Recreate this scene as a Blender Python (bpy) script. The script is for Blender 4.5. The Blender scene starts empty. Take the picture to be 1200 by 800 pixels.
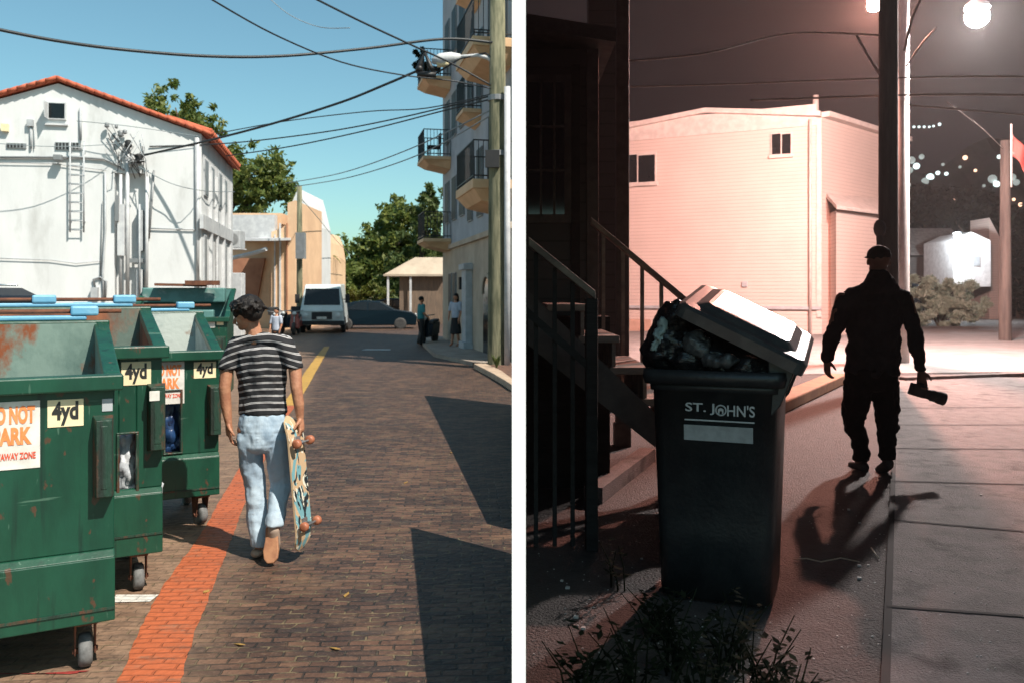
import bpy, bmesh, math, random
import numpy as np
from mathutils import Vector, Matrix, Euler
R = math.radians
random.seed(7); rng = np.random.default_rng(7)
S = bpy.context.scene

# ------------------------------------------------------------------ camera, world, sun, exposure
CAMZ, F, HOR = 1.75, 1000.0, 345.0       # day ground z=0, night ground z=NG
NG = 0.45
cam = bpy.data.objects.new('camera', bpy.data.cameras.new('camera'))
S.collection.objects.link(cam); S.camera = cam
cam.location = (0, 0, CAMZ); cam.rotation_euler = (R(90), 0, 0)
cam.data.lens = 30; cam.data.sensor_width = 36; cam.data.shift_y = -(400 - HOR) / 1200
cam.data.clip_start = .05; cam.data.clip_end = 3000
cam.data.dof.use_dof = True; cam.data.dof.focus_distance = 4.6; cam.data.dof.aperture_fstop = 4.4
SUN_EL, SHX, SHY = R(52), -.755, .655     # horizontal direction in which day shadows fall
w = bpy.data.worlds.new('World'); S.world = w; w.use_nodes = True
nt = w.node_tree; bgn = nt.nodes['Background']
sky = nt.nodes.new('ShaderNodeTexSky'); sky.sky_type = 'NISHITA'; sky.sun_disc = False
sky.sun_elevation = SUN_EL; sky.sun_rotation = math.atan2(-SHX, -SHY)
sky.air_density = 1.0; sky.dust_density = 1.2; sky.ozone_density = 1.2
tint = nt.nodes.new('ShaderNodeMix'); tint.data_type = 'RGBA'; tint.blend_type = 'MULTIPLY'
tint.inputs[0].default_value = 1; tint.inputs[7].default_value = (.80, 1.10, .97, 1)
nt.links.new(sky.outputs[0], tint.inputs[6]); nt.links.new(tint.outputs[2], bgn.inputs[0])
bgn.inputs[1].default_value = .10
sun = bpy.data.objects.new('sun', bpy.data.lights.new('sun', 'SUN'))
sun.data.energy = 5.0; sun.data.angle = R(.5); sun.data.color = (1, .93, .82)
sun.rotation_euler = Vector((SHX*math.cos(SUN_EL), SHY*math.cos(SUN_EL), -math.sin(SUN_EL))).to_track_quat('-Z', 'Y').to_euler()
S.collection.objects.link(sun)
S.view_settings.view_transform = 'Standard'; S.view_settings.look = 'None'
S.view_settings.gamma = 1; S.view_settings.use_curve_mapping = False
S.view_settings.exposure = .55
S.cycles.max_bounces = 6

# the photograph is a pair: a day place left of a thin partition, a night place right of it
DAY = bpy.data.collections.new('day_place'); S.collection.children.link(DAY)
NIGHT = bpy.data.collections.new('night_place'); S.collection.children.link(NIGHT)
DUMMY = bpy.data.collections.new('partition'); S.collection.children.link(DUMMY)
SUNLIT = bpy.data.collections.new('sunlit'); SUNLIT.children.link(DAY); SUNLIT.children.link(DUMMY)
sun.light_linking.receiver_collection = SUNLIT
sun.light_linking.blocker_collection = DAY
CUR = DAY

# ------------------------------------------------------------------ helpers
def PT(px, py, D): return Vector(((px-600)/F*D, D, CAMZ-(py-HOR)/F*D))
def GP(px, py, gz=0.0):
    D = (CAMZ-gz)*F/(py-HOR); return Vector(((px-600)/F*D, D, gz))

class Frame:
    """upright local frame: X right, Y away, Z up"""
    def __init__(s, x, y, rot, z=0): s.o = Vector((x, y, z)); s.r = rot; s.c, s.s = math.cos(rot), math.sin(rot)
    def loc(s, p):
        dx, dy = p[0]-s.o.x, p[1]-s.o.y
        return Vector((dx*s.c+dy*s.s, -dx*s.s+dy*s.c, p[2]-s.o.z))
    def front(s, px, py, y=0.0):
        a = (px-600)/F; dx = a*s.c+s.s; dy = -a*s.s+s.c
        o = s.loc((0, 0, 0)); t = (y-o.y)/dy
        return (o.x+t*dx, CAMZ-s.o.z-(py-HOR)/F*t)
    def side(s, px, py, x=0.0):
        a = (px-600)/F; dx = a*s.c+s.s; dy = -a*s.s+s.c
        o = s.loc((0, 0, 0)); t = (x-o.x)/dx
        return (o.y+t*dy, CAMZ-s.o.z-(py-HOR)/F*t)

class MB:
    def __init__(s): s.v = []; s.f = []; s.m = []; s.mi = 0
    def add(s, vs, fs, M=None):
        b = len(s.v)
        for p in vs:
            p = Vector(p)
            s.v.append(tuple(M @ p) if M else tuple(p))
        for f in fs: s.f.append([b+i for i in f]); s.m.append(s.mi)
    def box(s, x0, x1, y0, y1, z0, z1, M=None):
        x0, x1 = sorted((x0, x1)); y0, y1 = sorted((y0, y1)); z0, z1 = sorted((z0, z1))
        vs = [(x, y, z) for z in (z0, z1) for (x, y) in ((x0, y0), (x1, y0), (x1, y1), (x0, y1))]
        s.add(vs, [(3,2,1,0), (4,5,6,7), (0,1,5,4), (1,2,6,5), (2,3,7,6), (3,0,4,7)], M); return s
    def hexa(s, b, t, M=None):   # 4 bottom, 4 top points counter-clockwise
        s.add(list(b)+list(t), [(3,2,1,0), (4,5,6,7), (0,1,5,4), (1,2,6,5), (2,3,7,6), (3,0,4,7)], M); return s
    def prism(s, poly, a, b, axis='z', M=None):
        n = len(poly)
        def P(u, v, k): return {'z': (u, v, k), 'y': (u, k, v), 'x': (k, u, v)}[axis]
        vs = [P(u, v, a) for u, v in poly]+[P(u, v, b) for u, v in poly]
        fs = [list(range(n))[::-1], list(range(n, 2*n))]+[(i, (i+1) % n, n+(i+1) % n, n+i) for i in range(n)]
        s.add(vs, fs, M); return s
    def tube(s, pts, r, n=8, M=None, cap=True):
        pts = [Vector(p) for p in pts]; k = len(pts)
        rs = [r]*k if not hasattr(r, '__len__') else r
        vs = []; up = Vector((0, 0, 1)); prev = None
        for i, p in enumerate(pts):
            d = (pts[min(i+1, k-1)]-pts[max(i-1, 0)]).normalized()
            if prev is None:
                a = d.cross(up) if abs(d.z) < .95 else d.cross(Vector((1, 0, 0)))
            else: a = prev-d*prev.dot(d)
            a.normalize(); prev = a; b = d.cross(a)
            for j in range(n):
                t = 2*math.pi*j/n; vs.append(p+(a*math.cos(t)+b*math.sin(t))*rs[i])
        fs = [(i*n+j, i*n+(j+1) % n, (i+1)*n+(j+1) % n, (i+1)*n+j) for i in range(k-1) for j in range(n)]
        if cap: fs += [list(range(n))[::-1], list(range((k-1)*n, k*n))]
        s.add(vs, fs, M); return s
    def lathe(s, prof, n=20, M=None):
        vs = [(r*math.cos(2*math.pi*j/n), r*math.sin(2*math.pi*j/n), z) for r, z in prof for j in range(n)]
        k = len(prof)
        fs = [(i*n+j, i*n+(j+1) % n, (i+1)*n+(j+1) % n, (i+1)*n+j) for i in range(k-1) for j in range(n)]
        fs += [list(range(n))[::-1], list(range((k-1)*n, k*n))]
        s.add(vs, fs, M); return s
    def ell(s, c, r, n=12, M=None):
        rx, ry, rz = r if hasattr(r, '__len__') else (r, r, r)
        T = Matrix.Translation(Vector(c)) @ Matrix.Diagonal((rx, ry, rz, 1))
        if M: T = M @ T
        h = n//2
        prof = [(math.sin(math.pi*i/h)+1e-4, -math.cos(math.pi*i/h)) for i in range(h+1)]
        s.lathe(prof, n, T); return s
    def mesh(s, name):
        me = bpy.data.meshes.new(name); me.from_pydata(s.v, [], s.f); me.update()
        if any(s.m): me.polygons.foreach_set('material_index', s.m)
        return me
    def build(s, name, mats, parent=None, smooth=False, bevel=0):
        me = s.mesh(name)
        for m in (mats if isinstance(mats, (list, tuple)) else [mats]): me.materials.append(m)
        return link(name, me, parent, smooth, bevel)

def link(name, me, parent=None, smooth=False, bevel=0):
    o = bpy.data.objects.new(name, me); CUR.objects.link(o)
    if parent: o.parent = parent
    if smooth: me.polygons.foreach_set('use_smooth', [True]*len(me.polygons))
    if bevel:
        b = o.modifiers.new('bevel', 'BEVEL'); b.width = bevel; b.segments = 2; b.limit_method = 'ANGLE'
    return o
def tag(o, label=None, cat=None, group=None, kind=None):
    if label: o['label'] = label
    if cat: o['category'] = cat
    if group: o['group'] = group
    if kind: o['kind'] = kind
    return o
def thing(name, label, cat, loc=(0, 0, 0), rz=0, group=None):
    o = bpy.data.objects.new(name, None); CUR.objects.link(o); o.location = loc; o.rotation_euler = (0, 0, rz)
    o.empty_display_size = .1
    return tag(o, label, cat, group)
def dup(root, loc, rz=None, label=None, scale=None):
    def cp(o, par):
        c = o.copy(); CUR.objects.link(c)
        if par: c.parent = par
        for ch in [k for k in list(bpy.data.objects) if k.parent == o]: cp(ch, c)
        return c
    r = cp(root, None); r.location = loc
    if rz is not None: r.rotation_euler[2] = rz
    if label: r['label'] = label
    if scale: r.scale = (scale,)*3
    return r
def TR(x, y, z, rx=0, ry=0, rz=0): return Matrix.Translation((x, y, z)) @ Euler((rx, ry, rz)).to_matrix().to_4x4()

def text(name, s, size, M, mat, parent, bold=0.0, sx=1.0, thick=.0015, shear=0):
    cu = bpy.data.curves.new('t', 'FONT'); cu.body = s; cu.size = size; cu.offset = bold; cu.extrude = thick
    cu.align_x = 'CENTER'; cu.align_y = 'CENTER'; cu.shear = shear; cu.resolution_u = 4
    t = bpy.data.objects.new('t', cu); S.collection.objects.link(t)
    bpy.context.view_layer.update()
    me = bpy.data.meshes.new_from_object(t.evaluated_get(bpy.context.evaluated_depsgraph_get()))
    bpy.data.objects.remove(t)
    me.transform(M @ Matrix.Diagonal((sx, 1, 1, 1))); me.materials.clear(); me.materials.append(mat)
    return link(name, me, parent)
UP = Euler((R(90), 0, 0)).to_matrix().to_4x4()      # text lying in XY turned to stand facing -Y

# ---------- materials
def mat(name, col, rough=.6, metal=0, col2=None, ns=4.0, lo=.4, hi=.6, bump=0, bs=40, spec=.5, emit=None, es=1, col3=None, n3=1.5, lo3=.5, hi3=.62, stretch=None, coat=0, detail=8, scratch=None):
    m = bpy.data.materials.new(name); m.use_nodes = True; N = m.node_tree.nodes; L = m.node_tree.links
    p = N['Principled BSDF']; p.inputs['Roughness'].default_value = rough; p.inputs['Metallic'].default_value = metal
    p.inputs['Specular IOR Level'].default_value = spec; p.inputs['Coat Weight'].default_value = coat
    tc = N.new('ShaderNodeTexCoord'); mp = N.new('ShaderNodeMapping'); L.new(tc.outputs['Object'], mp.inputs[0])
    if stretch: mp.inputs['Scale'].default_value = stretch
    c = None
    if col2 is None: col2 = tuple(k*.82 for k in col)
    def noise(sc, a, b, A, B):
        n = N.new('ShaderNodeTexNoise'); n.inputs['Scale'].default_value = sc; n.inputs['Detail'].default_value = detail; n.inputs['Roughness'].default_value = .65
        L.new(mp.outputs[0], n.inputs[0])
        r = N.new('ShaderNodeMapRange'); r.inputs[1].default_value = a; r.inputs[2].default_value = b; L.new(n.outputs[0], r.inputs[0])
        x = N.new('ShaderNodeMix'); x.data_type = 'RGBA'; L.new(r.outputs[0], x.inputs[0])
        if isinstance(A, tuple): x.inputs[6].default_value = (*A, 1)
        else: L.new(A, x.inputs[6])
        x.inputs[7].default_value = (*B, 1); return x.outputs[2], r.outputs[0]
    c, _ = noise(ns, lo, hi, col, col2)
    if col3:
        c, f3 = noise(n3, lo3, hi3, c, col3)
        r = N.new('ShaderNodeMapRange'); r.inputs[3].default_value = rough; r.inputs[4].default_value = .85; L.new(f3, r.inputs[0]); L.new(r.outputs[0], p.inputs['Roughness'])
    if scratch:
        for st_, sc_, a_, b_, colr, f_ in (((6, 6, .35), 3.0, .60, .70, scratch[0], .8), ((1, 1, 14), 2.2, .70, .74, scratch[1], .7), ((9, 9, 1.2), 5, .69, .72, scratch[1], .6), ((1.2, 1.2, .9), 1.6, .50, .75, scratch[2], .6), ((5, 5, 3), 3.1, .665, .70, (.085, .035, .02), .8)):
            n = N.new('ShaderNodeTexNoise'); n.inputs['Scale'].default_value = sc_; n.inputs['Detail'].default_value = 4; q_ = N.new('ShaderNodeMapping'); q_.inputs['Scale'].default_value = st_; q_.inputs['Rotation'].default_value = (.03, .05, 0); L.new(tc.outputs['Object'], q_.inputs[0]); L.new(q_.outputs[0], n.inputs[0])
            r = N.new('ShaderNodeMapRange'); r.inputs[1].default_value = a_; r.inputs[2].default_value = b_; r.inputs[4].default_value = f_; L.new(n.outputs[0], r.inputs[0])
            x = N.new('ShaderNodeMix'); x.data_type = 'RGBA'; L.new(r.outputs[0], x.inputs[0]); L.new(c, x.inputs[6]); x.inputs[7].default_value = (*colr, 1); c = x.outputs[2]
    L.new(c, p.inputs['Base Color'])
    if bump:
        n = N.new('ShaderNodeTexNoise'); n.inputs['Scale'].default_value = bs; n.inputs['Detail'].default_value = 5; L.new(mp.outputs[0], n.inputs[0])
        b = N.new('ShaderNodeBump'); b.inputs['Strength'].default_value = bump; b.inputs['Distance'].default_value = .02
        L.new(n.outputs[0], b.inputs['Height']); L.new(b.outputs[0], p.inputs['Normal'])
    if emit: p.inputs['Emission Color'].default_value = (*emit, 1); p.inputs['Emission Strength'].default_value = es
    return m

M = {}
M['green'] = mat('green_paint', (.006, .058, .032), .40, 0, (.004, .038, .022), 3, bump=.45, bs=3.2, col3=(.030, .060, .036), n3=2.2, lo3=.60, hi3=.75, stretch=(1.3, 1.3, .5), scratch=((.004, .018, .013), (.07, .14, .10), (.014, .085, .055)))
M['green_rust'] = mat('worn_green', (.012, .040, .026), .5, 0, (.085, .035, .020), 5, .50, .60, bump=.3, bs=25, stretch=(3, 3, .8), scratch=((.01, .012, .010), (.10, .12, .10), (.05, .022, .015)))
M['inner'] = mat('inside_paint', (.16, .23, .20), .6, 0, (.075, .13, .115), 2.2, .42, .6, bump=.2, bs=20, col3=(.20, .055, .018), n3=2.6, lo3=.56, hi3=.64, stretch=(1, 1, .6))
M['inner_rust'] = mat('inside_rust', (.28, .10, .045), .8, 0, (.12, .05, .03), 3, .4, .6, bump=.3, bs=30, col3=(.10, .14, .12), n3=1.8, lo3=.56, hi3=.66, stretch=(1, 1, .5))
M['inner_pale'] = mat('inside_pale', (.42, .46, .43), .6, 0, (.22, .27, .26), 2.5, .45, .62, bump=.2, bs=20, col3=(.22, .10, .05), n3=2, lo3=.62, hi3=.7)
M['rust'] = mat('rust', (.16, .06, .03), .85, 0, (.10, .035, .02), 14, bump=.3, bs=60)
M['bluelid'] = mat('blue_plastic', (.12, .34, .52), .5, 0, (.17, .38, .53), 6, bump=.1)
M['teal'] = mat('teal_paint', (.10, .22, .21), .5, 0, (.06, .15, .14), 4, col3=(.3, .36, .34), n3=4, lo3=.55, hi3=.7)
M['cream'] = mat('cream_plate', (.80, .70, .45), .5, 0, (.72, .60, .38), 6)
M['signwhite'] = mat('sign_white', (.68, .66, .62), .5, 0, (.55, .52, .48), 10, col3=(.33, .26, .20), n3=9, lo3=.66, hi3=.74)
M['orangeink'] = mat('orange_ink', (.80, .20, .05), .6, 0, (.85, .27, .10), 12)
M['redink'] = mat('red_ink', (.72, .09, .04), .6)
M['blackink'] = mat('black_ink', (.02, .02, .02), .5)
M['rubber'] = mat('rubber', (.025, .025, .027), .75, 0, (.05, .048, .045), 10)
M['greyrubber'] = mat('grey_wheel', (.16, .16, .16), .7, 0, (.07, .07, .07), 14)
M['steel'] = mat('steel', (.45, .45, .46), .4, .8, (.3, .3, .3), 8)
M['trash'] = mat('trash_bag_white', (.6, .62, .64), .45, 0, (.35, .37, .4), 12, bump=.5, bs=14)
M['bluebag'] = mat('trash_bag_blue', (.02, .06, .16), .35, 0, (.01, .02, .06), 9, bump=.5, bs=12)
M['white'] = mat('white_stucco', (.66, .67, .675), .85, 0, (.60, .61, .615), 1.4, bump=.12, bs=30, col3=(.47, .475, .47), n3=1.3, lo3=.54, hi3=.72, stretch=(1, 1, .35))
M['trimwhite'] = mat('white_trim', (.58, .59, .60), .6, 0, (.46, .47, .49), 4)
M['shadegrey'] = mat('grey_trim', (.42, .44, .46), .7)
M['tile'] = mat('roof_tile', (.52, .13, .06), .8, 0, (.38, .085, .045), 3, .35, .65, bump=.2)
M['dark'] = mat('dark_glass', (.008, .010, .012), .15, spec=.35)
M['darkmatt'] = mat('dark_matt', (.018, .018, .02), .6)
M['metalgrey'] = mat('grey_metal', (.28, .29, .30), .5, .4)
M['concrete'] = mat('concrete', (.34, .32, .29), .9, 0, (.24, .23, .21), 3, bump=.2)
M['peach'] = mat('peach_stucco', (.72, .48, .30), .9, 0, (.62, .40, .25), .8, bump=.15, bs=10)
M['orangewall'] = mat('terracotta_wall', (.36, .17, .10), .9, 0, (.27, .12, .07), 1)
M['facade'] = mat('cool_plaster', (.40, .42, .45), .85, 0, (.33, .35, .38), .6, bump=.1, col3=(.26, .28, .31), n3=.5, lo3=.55, hi3=.7)
M['stone'] = mat('beige_stone', (.48, .40, .31), .9, 0, (.38, .31, .24), .9, bump=.15)
M['balcony'] = mat('warm_balcony', (.66, .44, .26), .7, 0, (.56, .36, .2), 1.5)
M['iron'] = mat('black_iron', (.015, .015, .017), .5)
M['wood'] = mat('weathered_pole', (.20, .19, .12), .9, 0, (.08, .085, .05), 9, .42, .6, bump=.6, bs=30, stretch=(1, 1, .12))
M['wire'] = mat('wire', (.02, .025, .03), .5)
M['wirelight'] = mat('wire_grey', (.22, .26, .28), .6)
M['bark'] = mat('bark', (.10, .075, .05), .9, bump=.5, bs=12)
M['soil'] = mat('soil_bed', (.17, .085, .055), .95, 0, (.07, .04, .03), 8, bump=.8, bs=30)
M['cloth_teal'] = mat('teal_cloth', (.03, .20, .22), .85)
M['cloth_white'] = mat('white_cloth', (.42, .46, .55), .85)
M['cloth_black'] = mat('black_cloth', (.012, .012, .014), .85, bump=.3, bs=8)
M['skin'] = mat('skin', (.42, .20, .115), .55, 0, (.33, .14, .08), 14, bump=.15, bs=60)
M['hair'] = mat('hair', (.007, .005, .005), .55, 0, (.014, .010, .008), 60, bump=.4, bs=90, spec=.3, stretch=(1, 1, .4))
M['sole'] = mat('shoe_sole', (.36, .17, .085), .7, 0, (.26, .11, .055), 14)
M['shoe'] = mat('shoe', (.38, .28, .22), .7)

def leafmat(name, a, b):
    m = bpy.data.materials.new(name); m.use_nodes = True; N = m.node_tree.nodes; L = m.node_tree.links
    p = N['Principled BSDF']; p.inputs['Roughness'].default_value = .55
    g = N.new('ShaderNodeNewGeometry'); x = N.new('ShaderNodeMix'); x.data_type = 'RGBA'
    x.inputs[6].default_value = (*a, 1); x.inputs[7].default_value = (*b, 1)
    L.new(g.outputs['Random Per Island'], x.inputs[0]); L.new(x.outputs[2], p.inputs['Base Color'])
    tr = N.new('ShaderNodeBsdfTranslucent'); L.new(x.outputs[2], tr.inputs[0]); mx = N.new('ShaderNodeMixShader'); mx.inputs[0].default_value = .42
    L.new(p.outputs[0], mx.inputs[1]); L.new(tr.outputs[0], mx.inputs[2]); L.new(mx.outputs[0], N['Material Output'].inputs[0])
    return m
M['leaf'] = leafmat('leaf_green', (.07, .12, .025), (.20, .22, .05))
M['leafdark'] = leafmat('leaf_dark', (.05, .09, .025), (.14, .17, .05))
M['leafyellow'] = leafmat('leaf_yellowgreen', (.08, .12, .02), (.17, .17, .035))
M['weed'] = leafmat('weed_dark', (.010, .013, .008), (.030, .034, .020)); M['weed'].node_tree.nodes['Principled BSDF'].inputs['Roughness'].default_value = .95; M['weed'].node_tree.nodes['Principled BSDF'].inputs['Specular IOR Level'].default_value = .05

def brickmat(name='brick_paving', paint=None, wear=.56):
    m = bpy.data.materials.new(name); m.use_nodes = True; N = m.node_tree.nodes; L = m.node_tree.links
    p = N['Principled BSDF']; p.inputs['Roughness'].default_value = .62
    tc = N.new('ShaderNodeTexCoord'); mp = N.new('ShaderNodeMapping'); L.new(tc.outputs['Object'], mp.inputs[0]); mp.inputs['Rotation'].default_value[2] = R(-3)
    nz = N.new('ShaderNodeTexNoise'); nz.inputs['Scale'].default_value = 2.5; nz.inputs['Detail'].default_value = 4; L.new(mp.outputs[0], nz.inputs[0])
    vm = N.new('ShaderNodeVectorMath'); vm.operation = 'MULTIPLY_ADD'; vm.inputs[1].default_value = (.10, .075, 0); L.new(nz.outputs['Color'], vm.inputs[0]); L.new(mp.outputs[0], vm.inputs[2])
    b = N.new('ShaderNodeTexBrick'); L.new(vm.outputs[0], b.inputs['Vector']); b.inputs['Scale'].default_value = 1
    b.inputs['Brick Width'].default_value = .155; b.inputs['Row Height'].default_value = .062; b.inputs['Mortar Size'].default_value = .0075
    b.inputs['Mortar Smooth'].default_value = .4; b.inputs['Bias'].default_value = -.1
    b.inputs['Color1'].default_value = (.044, .023, .017, 1); b.inputs['Color2'].default_value = (.125, .060, .036, 1); b.inputs['Mortar'].default_value = (.016, .012, .010, 1)
    # odd pale and black bricks
    b2 = N.new('ShaderNodeTexBrick'); L.new(vm.outputs[0], b2.inputs['Vector']); b2.inputs['Scale'].default_value = 1; b2.inputs['Brick Width'].default_value = .155; b2.inputs['Row Height'].default_value = .062; b2.inputs['Mortar Size'].default_value = 0; b2.inputs['Bias'].default_value = -.55; b2.offset_frequency = 2
    b2.inputs['Color1'].default_value = (0, 0, 0, 1); b2.inputs['Color2'].default_value = (1, 1, 1, 1); b2.inputs['Mortar'].default_value = (0, 0, 0, 1)
    # large patches: dark tyre-polished, dusty pale, reddish
    def patch(sc, lo, hi, col, prev, mode='MIX', fac=1, mask=None, st=None):
        n = N.new('ShaderNodeTexNoise'); n.inputs['Scale'].default_value = sc; n.inputs['Detail'].default_value = 6; n.inputs['Roughness'].default_value = .7
        if st:
            q = N.new('ShaderNodeMapping'); q.inputs['Scale'].default_value = st; L.new(mp.outputs[0], q.inputs[0]); L.new(q.outputs[0], n.inputs[0])
        else: L.new(mp.outputs[0], n.inputs[0])
        r = N.new('ShaderNodeMapRange'); r.inputs[1].default_value = lo; r.inputs[2].default_value = hi; r.inputs[4].default_value = fac; L.new(n.outputs[0], r.inputs[0])
        f = r.outputs[0]
        if mask is not None:
            mm = N.new('ShaderNodeMath'); mm.operation = 'MULTIPLY'; L.new(f, mm.inputs[0]); L.new(mask, mm.inputs[1]); f = mm.outputs[0]
        x = N.new('ShaderNodeMix'); x.data_type = 'RGBA'; x.blend_type = mode; L.new(f, x.inputs[0]); L.new(prev, x.inputs[6]); x.inputs[7].default_value = (*col, 1); return x.outputs[2]
    c = patch(.5, .42, .68, (.45, .42, .45), b.outputs['Color'], 'MULTIPLY', 1, None, (1.6, .5, 1))
    c = patch(3.2, .50, .68, (.035, .028, .026), c, 'MIX', .75, None, (.5, 2.2, 1))
    c = patch(2.2, .52, .72, (.24, .135, .075), c, 'MIX', .55, None, (.6, 1.6, 1))
    # dusty strip beside the dumpsters
    sp = N.new('ShaderNodeSeparateXYZ'); L.new(tc.outputs['Object'], sp.inputs[0])
    ed = N.new('ShaderNodeMath'); ed.operation = 'MULTIPLY_ADD'; ed.inputs[1].default_value = .2; L.new(sp.outputs[1], ed.inputs[0]); L.new(sp.outputs[0], ed.inputs[2])
    r = N.new('ShaderNodeMapRange'); r.inputs[1].default_value = -.45; r.inputs[2].default_value = -1.1; L.new(ed.outputs[0], r.inputs[0])
    x = N.new('ShaderNodeMix'); x.data_type = 'RGBA'; g2 = N.new('ShaderNodeMath'); g2.operation = 'MULTIPLY'; g2.inputs[1].default_value = .40; L.new(b2.outputs['Color'], g2.inputs[0]); L.new(g2.outputs[0], x.inputs[0]); L.new(c, x.inputs[6]); x.inputs[7].default_value = (.20, .115, .075, 1); c = x.outputs[2]
    c = patch(5, .25, .6, (.30, .19, .125), c, 'MIX', .8, r.outputs[0], (.5, 1.5, 1))
    c = patch(38, .56, .72, (.26, .17, .11), c, 'MIX', .55); c = patch(22, .55, .66, (.018, .014, .013), c, 'MIX', .6)
    # sandy, mossy joints
    mr = N.new('ShaderNodeTexNoise'); mr.inputs['Scale'].default_value = 9; L.new(mp.outputs[0], mr.inputs[0])
    r2 = N.new('ShaderNodeMapRange'); r2.inputs[1].default_value = .50; r2.inputs[2].default_value = .66; L.new(mr.outputs[0], r2.inputs[0])
    mm = N.new('ShaderNodeMath'); mm.operation = 'MULTIPLY'; L.new(r2.outputs[0], mm.inputs[0]); L.new(b.outputs['Fac'], mm.inputs[1])
    x = N.new('ShaderNodeMix'); x.data_type = 'RGBA'; L.new(mm.outputs[0], x.inputs[0]); L.new(c, x.inputs[6]); x.inputs[7].default_value = (.15, .11, .06, 1)
    if paint:
        c = patch(6, wear+.13, wear, paint, x.outputs[2], 'MIX', .93, None, (.5, 1.8, 1)); c = patch(45, wear+.06, wear-.04, paint, c, 'MIX', .45); c = patch(2.0, .50, .68, tuple(k*.55 for k in paint), c, 'MIX', .6)
        m3 = N.new('ShaderNodeMix'); m3.data_type = 'RGBA'; g3 = N.new('ShaderNodeMath'); g3.operation = 'MULTIPLY'; g3.inputs[1].default_value = .45; L.new(b.outputs['Fac'], g3.inputs[0]); L.new(g3.outputs[0], m3.inputs[0]); L.new(c, m3.inputs[6]); m3.inputs[7].default_value = tuple(k*.5 for k in paint)+(1,); x = m3
    L.new(x.outputs[2], p.inputs['Base Color'])
    h = N.new('ShaderNodeMath'); h.operation = 'MULTIPLY_ADD'; h.inputs[1].default_value = -1; L.new(b.outputs['Fac'], h.inputs[0])
    n2 = N.new('ShaderNodeTexNoise'); n2.inputs['Scale'].default_value = 18; L.new(mp.outputs[0], n2.inputs[0]); L.new(n2.outputs[0], h.inputs[2])
    bp = N.new('ShaderNodeBump'); bp.inputs['Strength'].default_value = .9; bp.inputs['Distance'].default_value = .014; L.new(h.outputs[0], bp.inputs['Height']); L.new(bp.outputs[0], p.inputs['Normal'])
    return m
M['brick'] = brickmat()
def paintmat(name, col, wear=.55): return brickmat(name, col, wear)
M['orangepaint'] = paintmat('orange_road_paint', (.42, .10, .035), .535)
M['yellowpaint'] = paintmat('yellow_road_paint', (.50, .29, .06), .56)
M['redpaint'] = paintmat('red_road_paint', (.36, .04, .035), .46)

# ---------- foliage
def leaves(blobs, n, size, name, m, parent=None, flat=.5):
    vs = []; tot = sum(b[3]**2 for b in blobs)
    P = []
    for (x, y, z, r, *sq) in blobs:
        k = max(8, int(n*r*r/tot)); sz = sq[0] if sq else .8
        d = rng.normal(size=(k, 3)); d /= np.linalg.norm(d, axis=1)[:, None]
        nl = max(10, int(r*16)); lc = rng.normal(size=(nl, 3)); lc /= np.linalg.norm(lc, axis=1)[:, None]; lc *= rng.uniform(.45, 1.12, nl)[:, None]
        pick = rng.integers(0, nl, k); d = lc[pick]+d*rng.uniform(.05, .30, k)[:, None]*rng.uniform(.5, 1.3, nl)[pick][:, None]
        rad = np.full(k, r)
        P.append(np.array([x, y, z])+d*rad[:, None]*np.array([1.1, 1.1, sz*1.05]))
    P = np.concatenate(P); k = len(P)
    A = rng.normal(size=(k, 3)); A /= np.linalg.norm(A, axis=1)[:, None]
    B = np.cross(A, rng.normal(size=(k, 3))); B /= np.linalg.norm(B, axis=1)[:, None]
    s = size*rng.uniform(.6, 1.4, k)[:, None]; A *= s; B *= s*flat
    V = np.stack([P-A, P+B*.8, P+A, P-B*.8], 1).reshape(-1, 3)
    me = bpy.data.meshes.new(name); me.vertices.add(4*k); me.vertices.foreach_set('co', V.ravel())
    me.loops.add(4*k); me.loops.foreach_set('vertex_index', np.arange(4*k)); me.polygons.add(k)
    me.polygons.foreach_set('loop_start', np.arange(0, 4*k, 4)); me.polygons.foreach_set('loop_total', np.full(k, 4))
    me.update(calc_edges=True); me.materials.append(m); me.validate()
    return link(name, me, parent)
def tree(label, base, blobs, n, size, leafm, tr=.25, cat='tree', group=None, name='tree'):
    t = thing(name, label, cat, base, 0, group); b0 = Vector(base)
    mb = MB(); top = max(b[2] for b in blobs)
    L = [(Vector(b[:3])-b0) for b in blobs]; c = sum(L, Vector())/len(L)
    mid = Vector((c.x*.3, c.y*.3, c.z*.5))
    mb.tube([(0, 0, -.1), (c.x*.1, c.y*.1, c.z*.25), mid], [tr, tr*.8, tr*.6], 9)
    for p in L:
        q = mid.lerp(p, .5)+Vector((random.uniform(-.2, .2), 0, -.1)); mb.tube([mid, q, p], [tr*.5, tr*.3, tr*.08], 6)
    mb.build('trunk', M['bark'], t, True)
    leaves([(l.x, l.y, l.z, *b[3:]) for l, b in zip(L, blobs)], n, size, 'crown', leafm, t)
    return t

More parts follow.
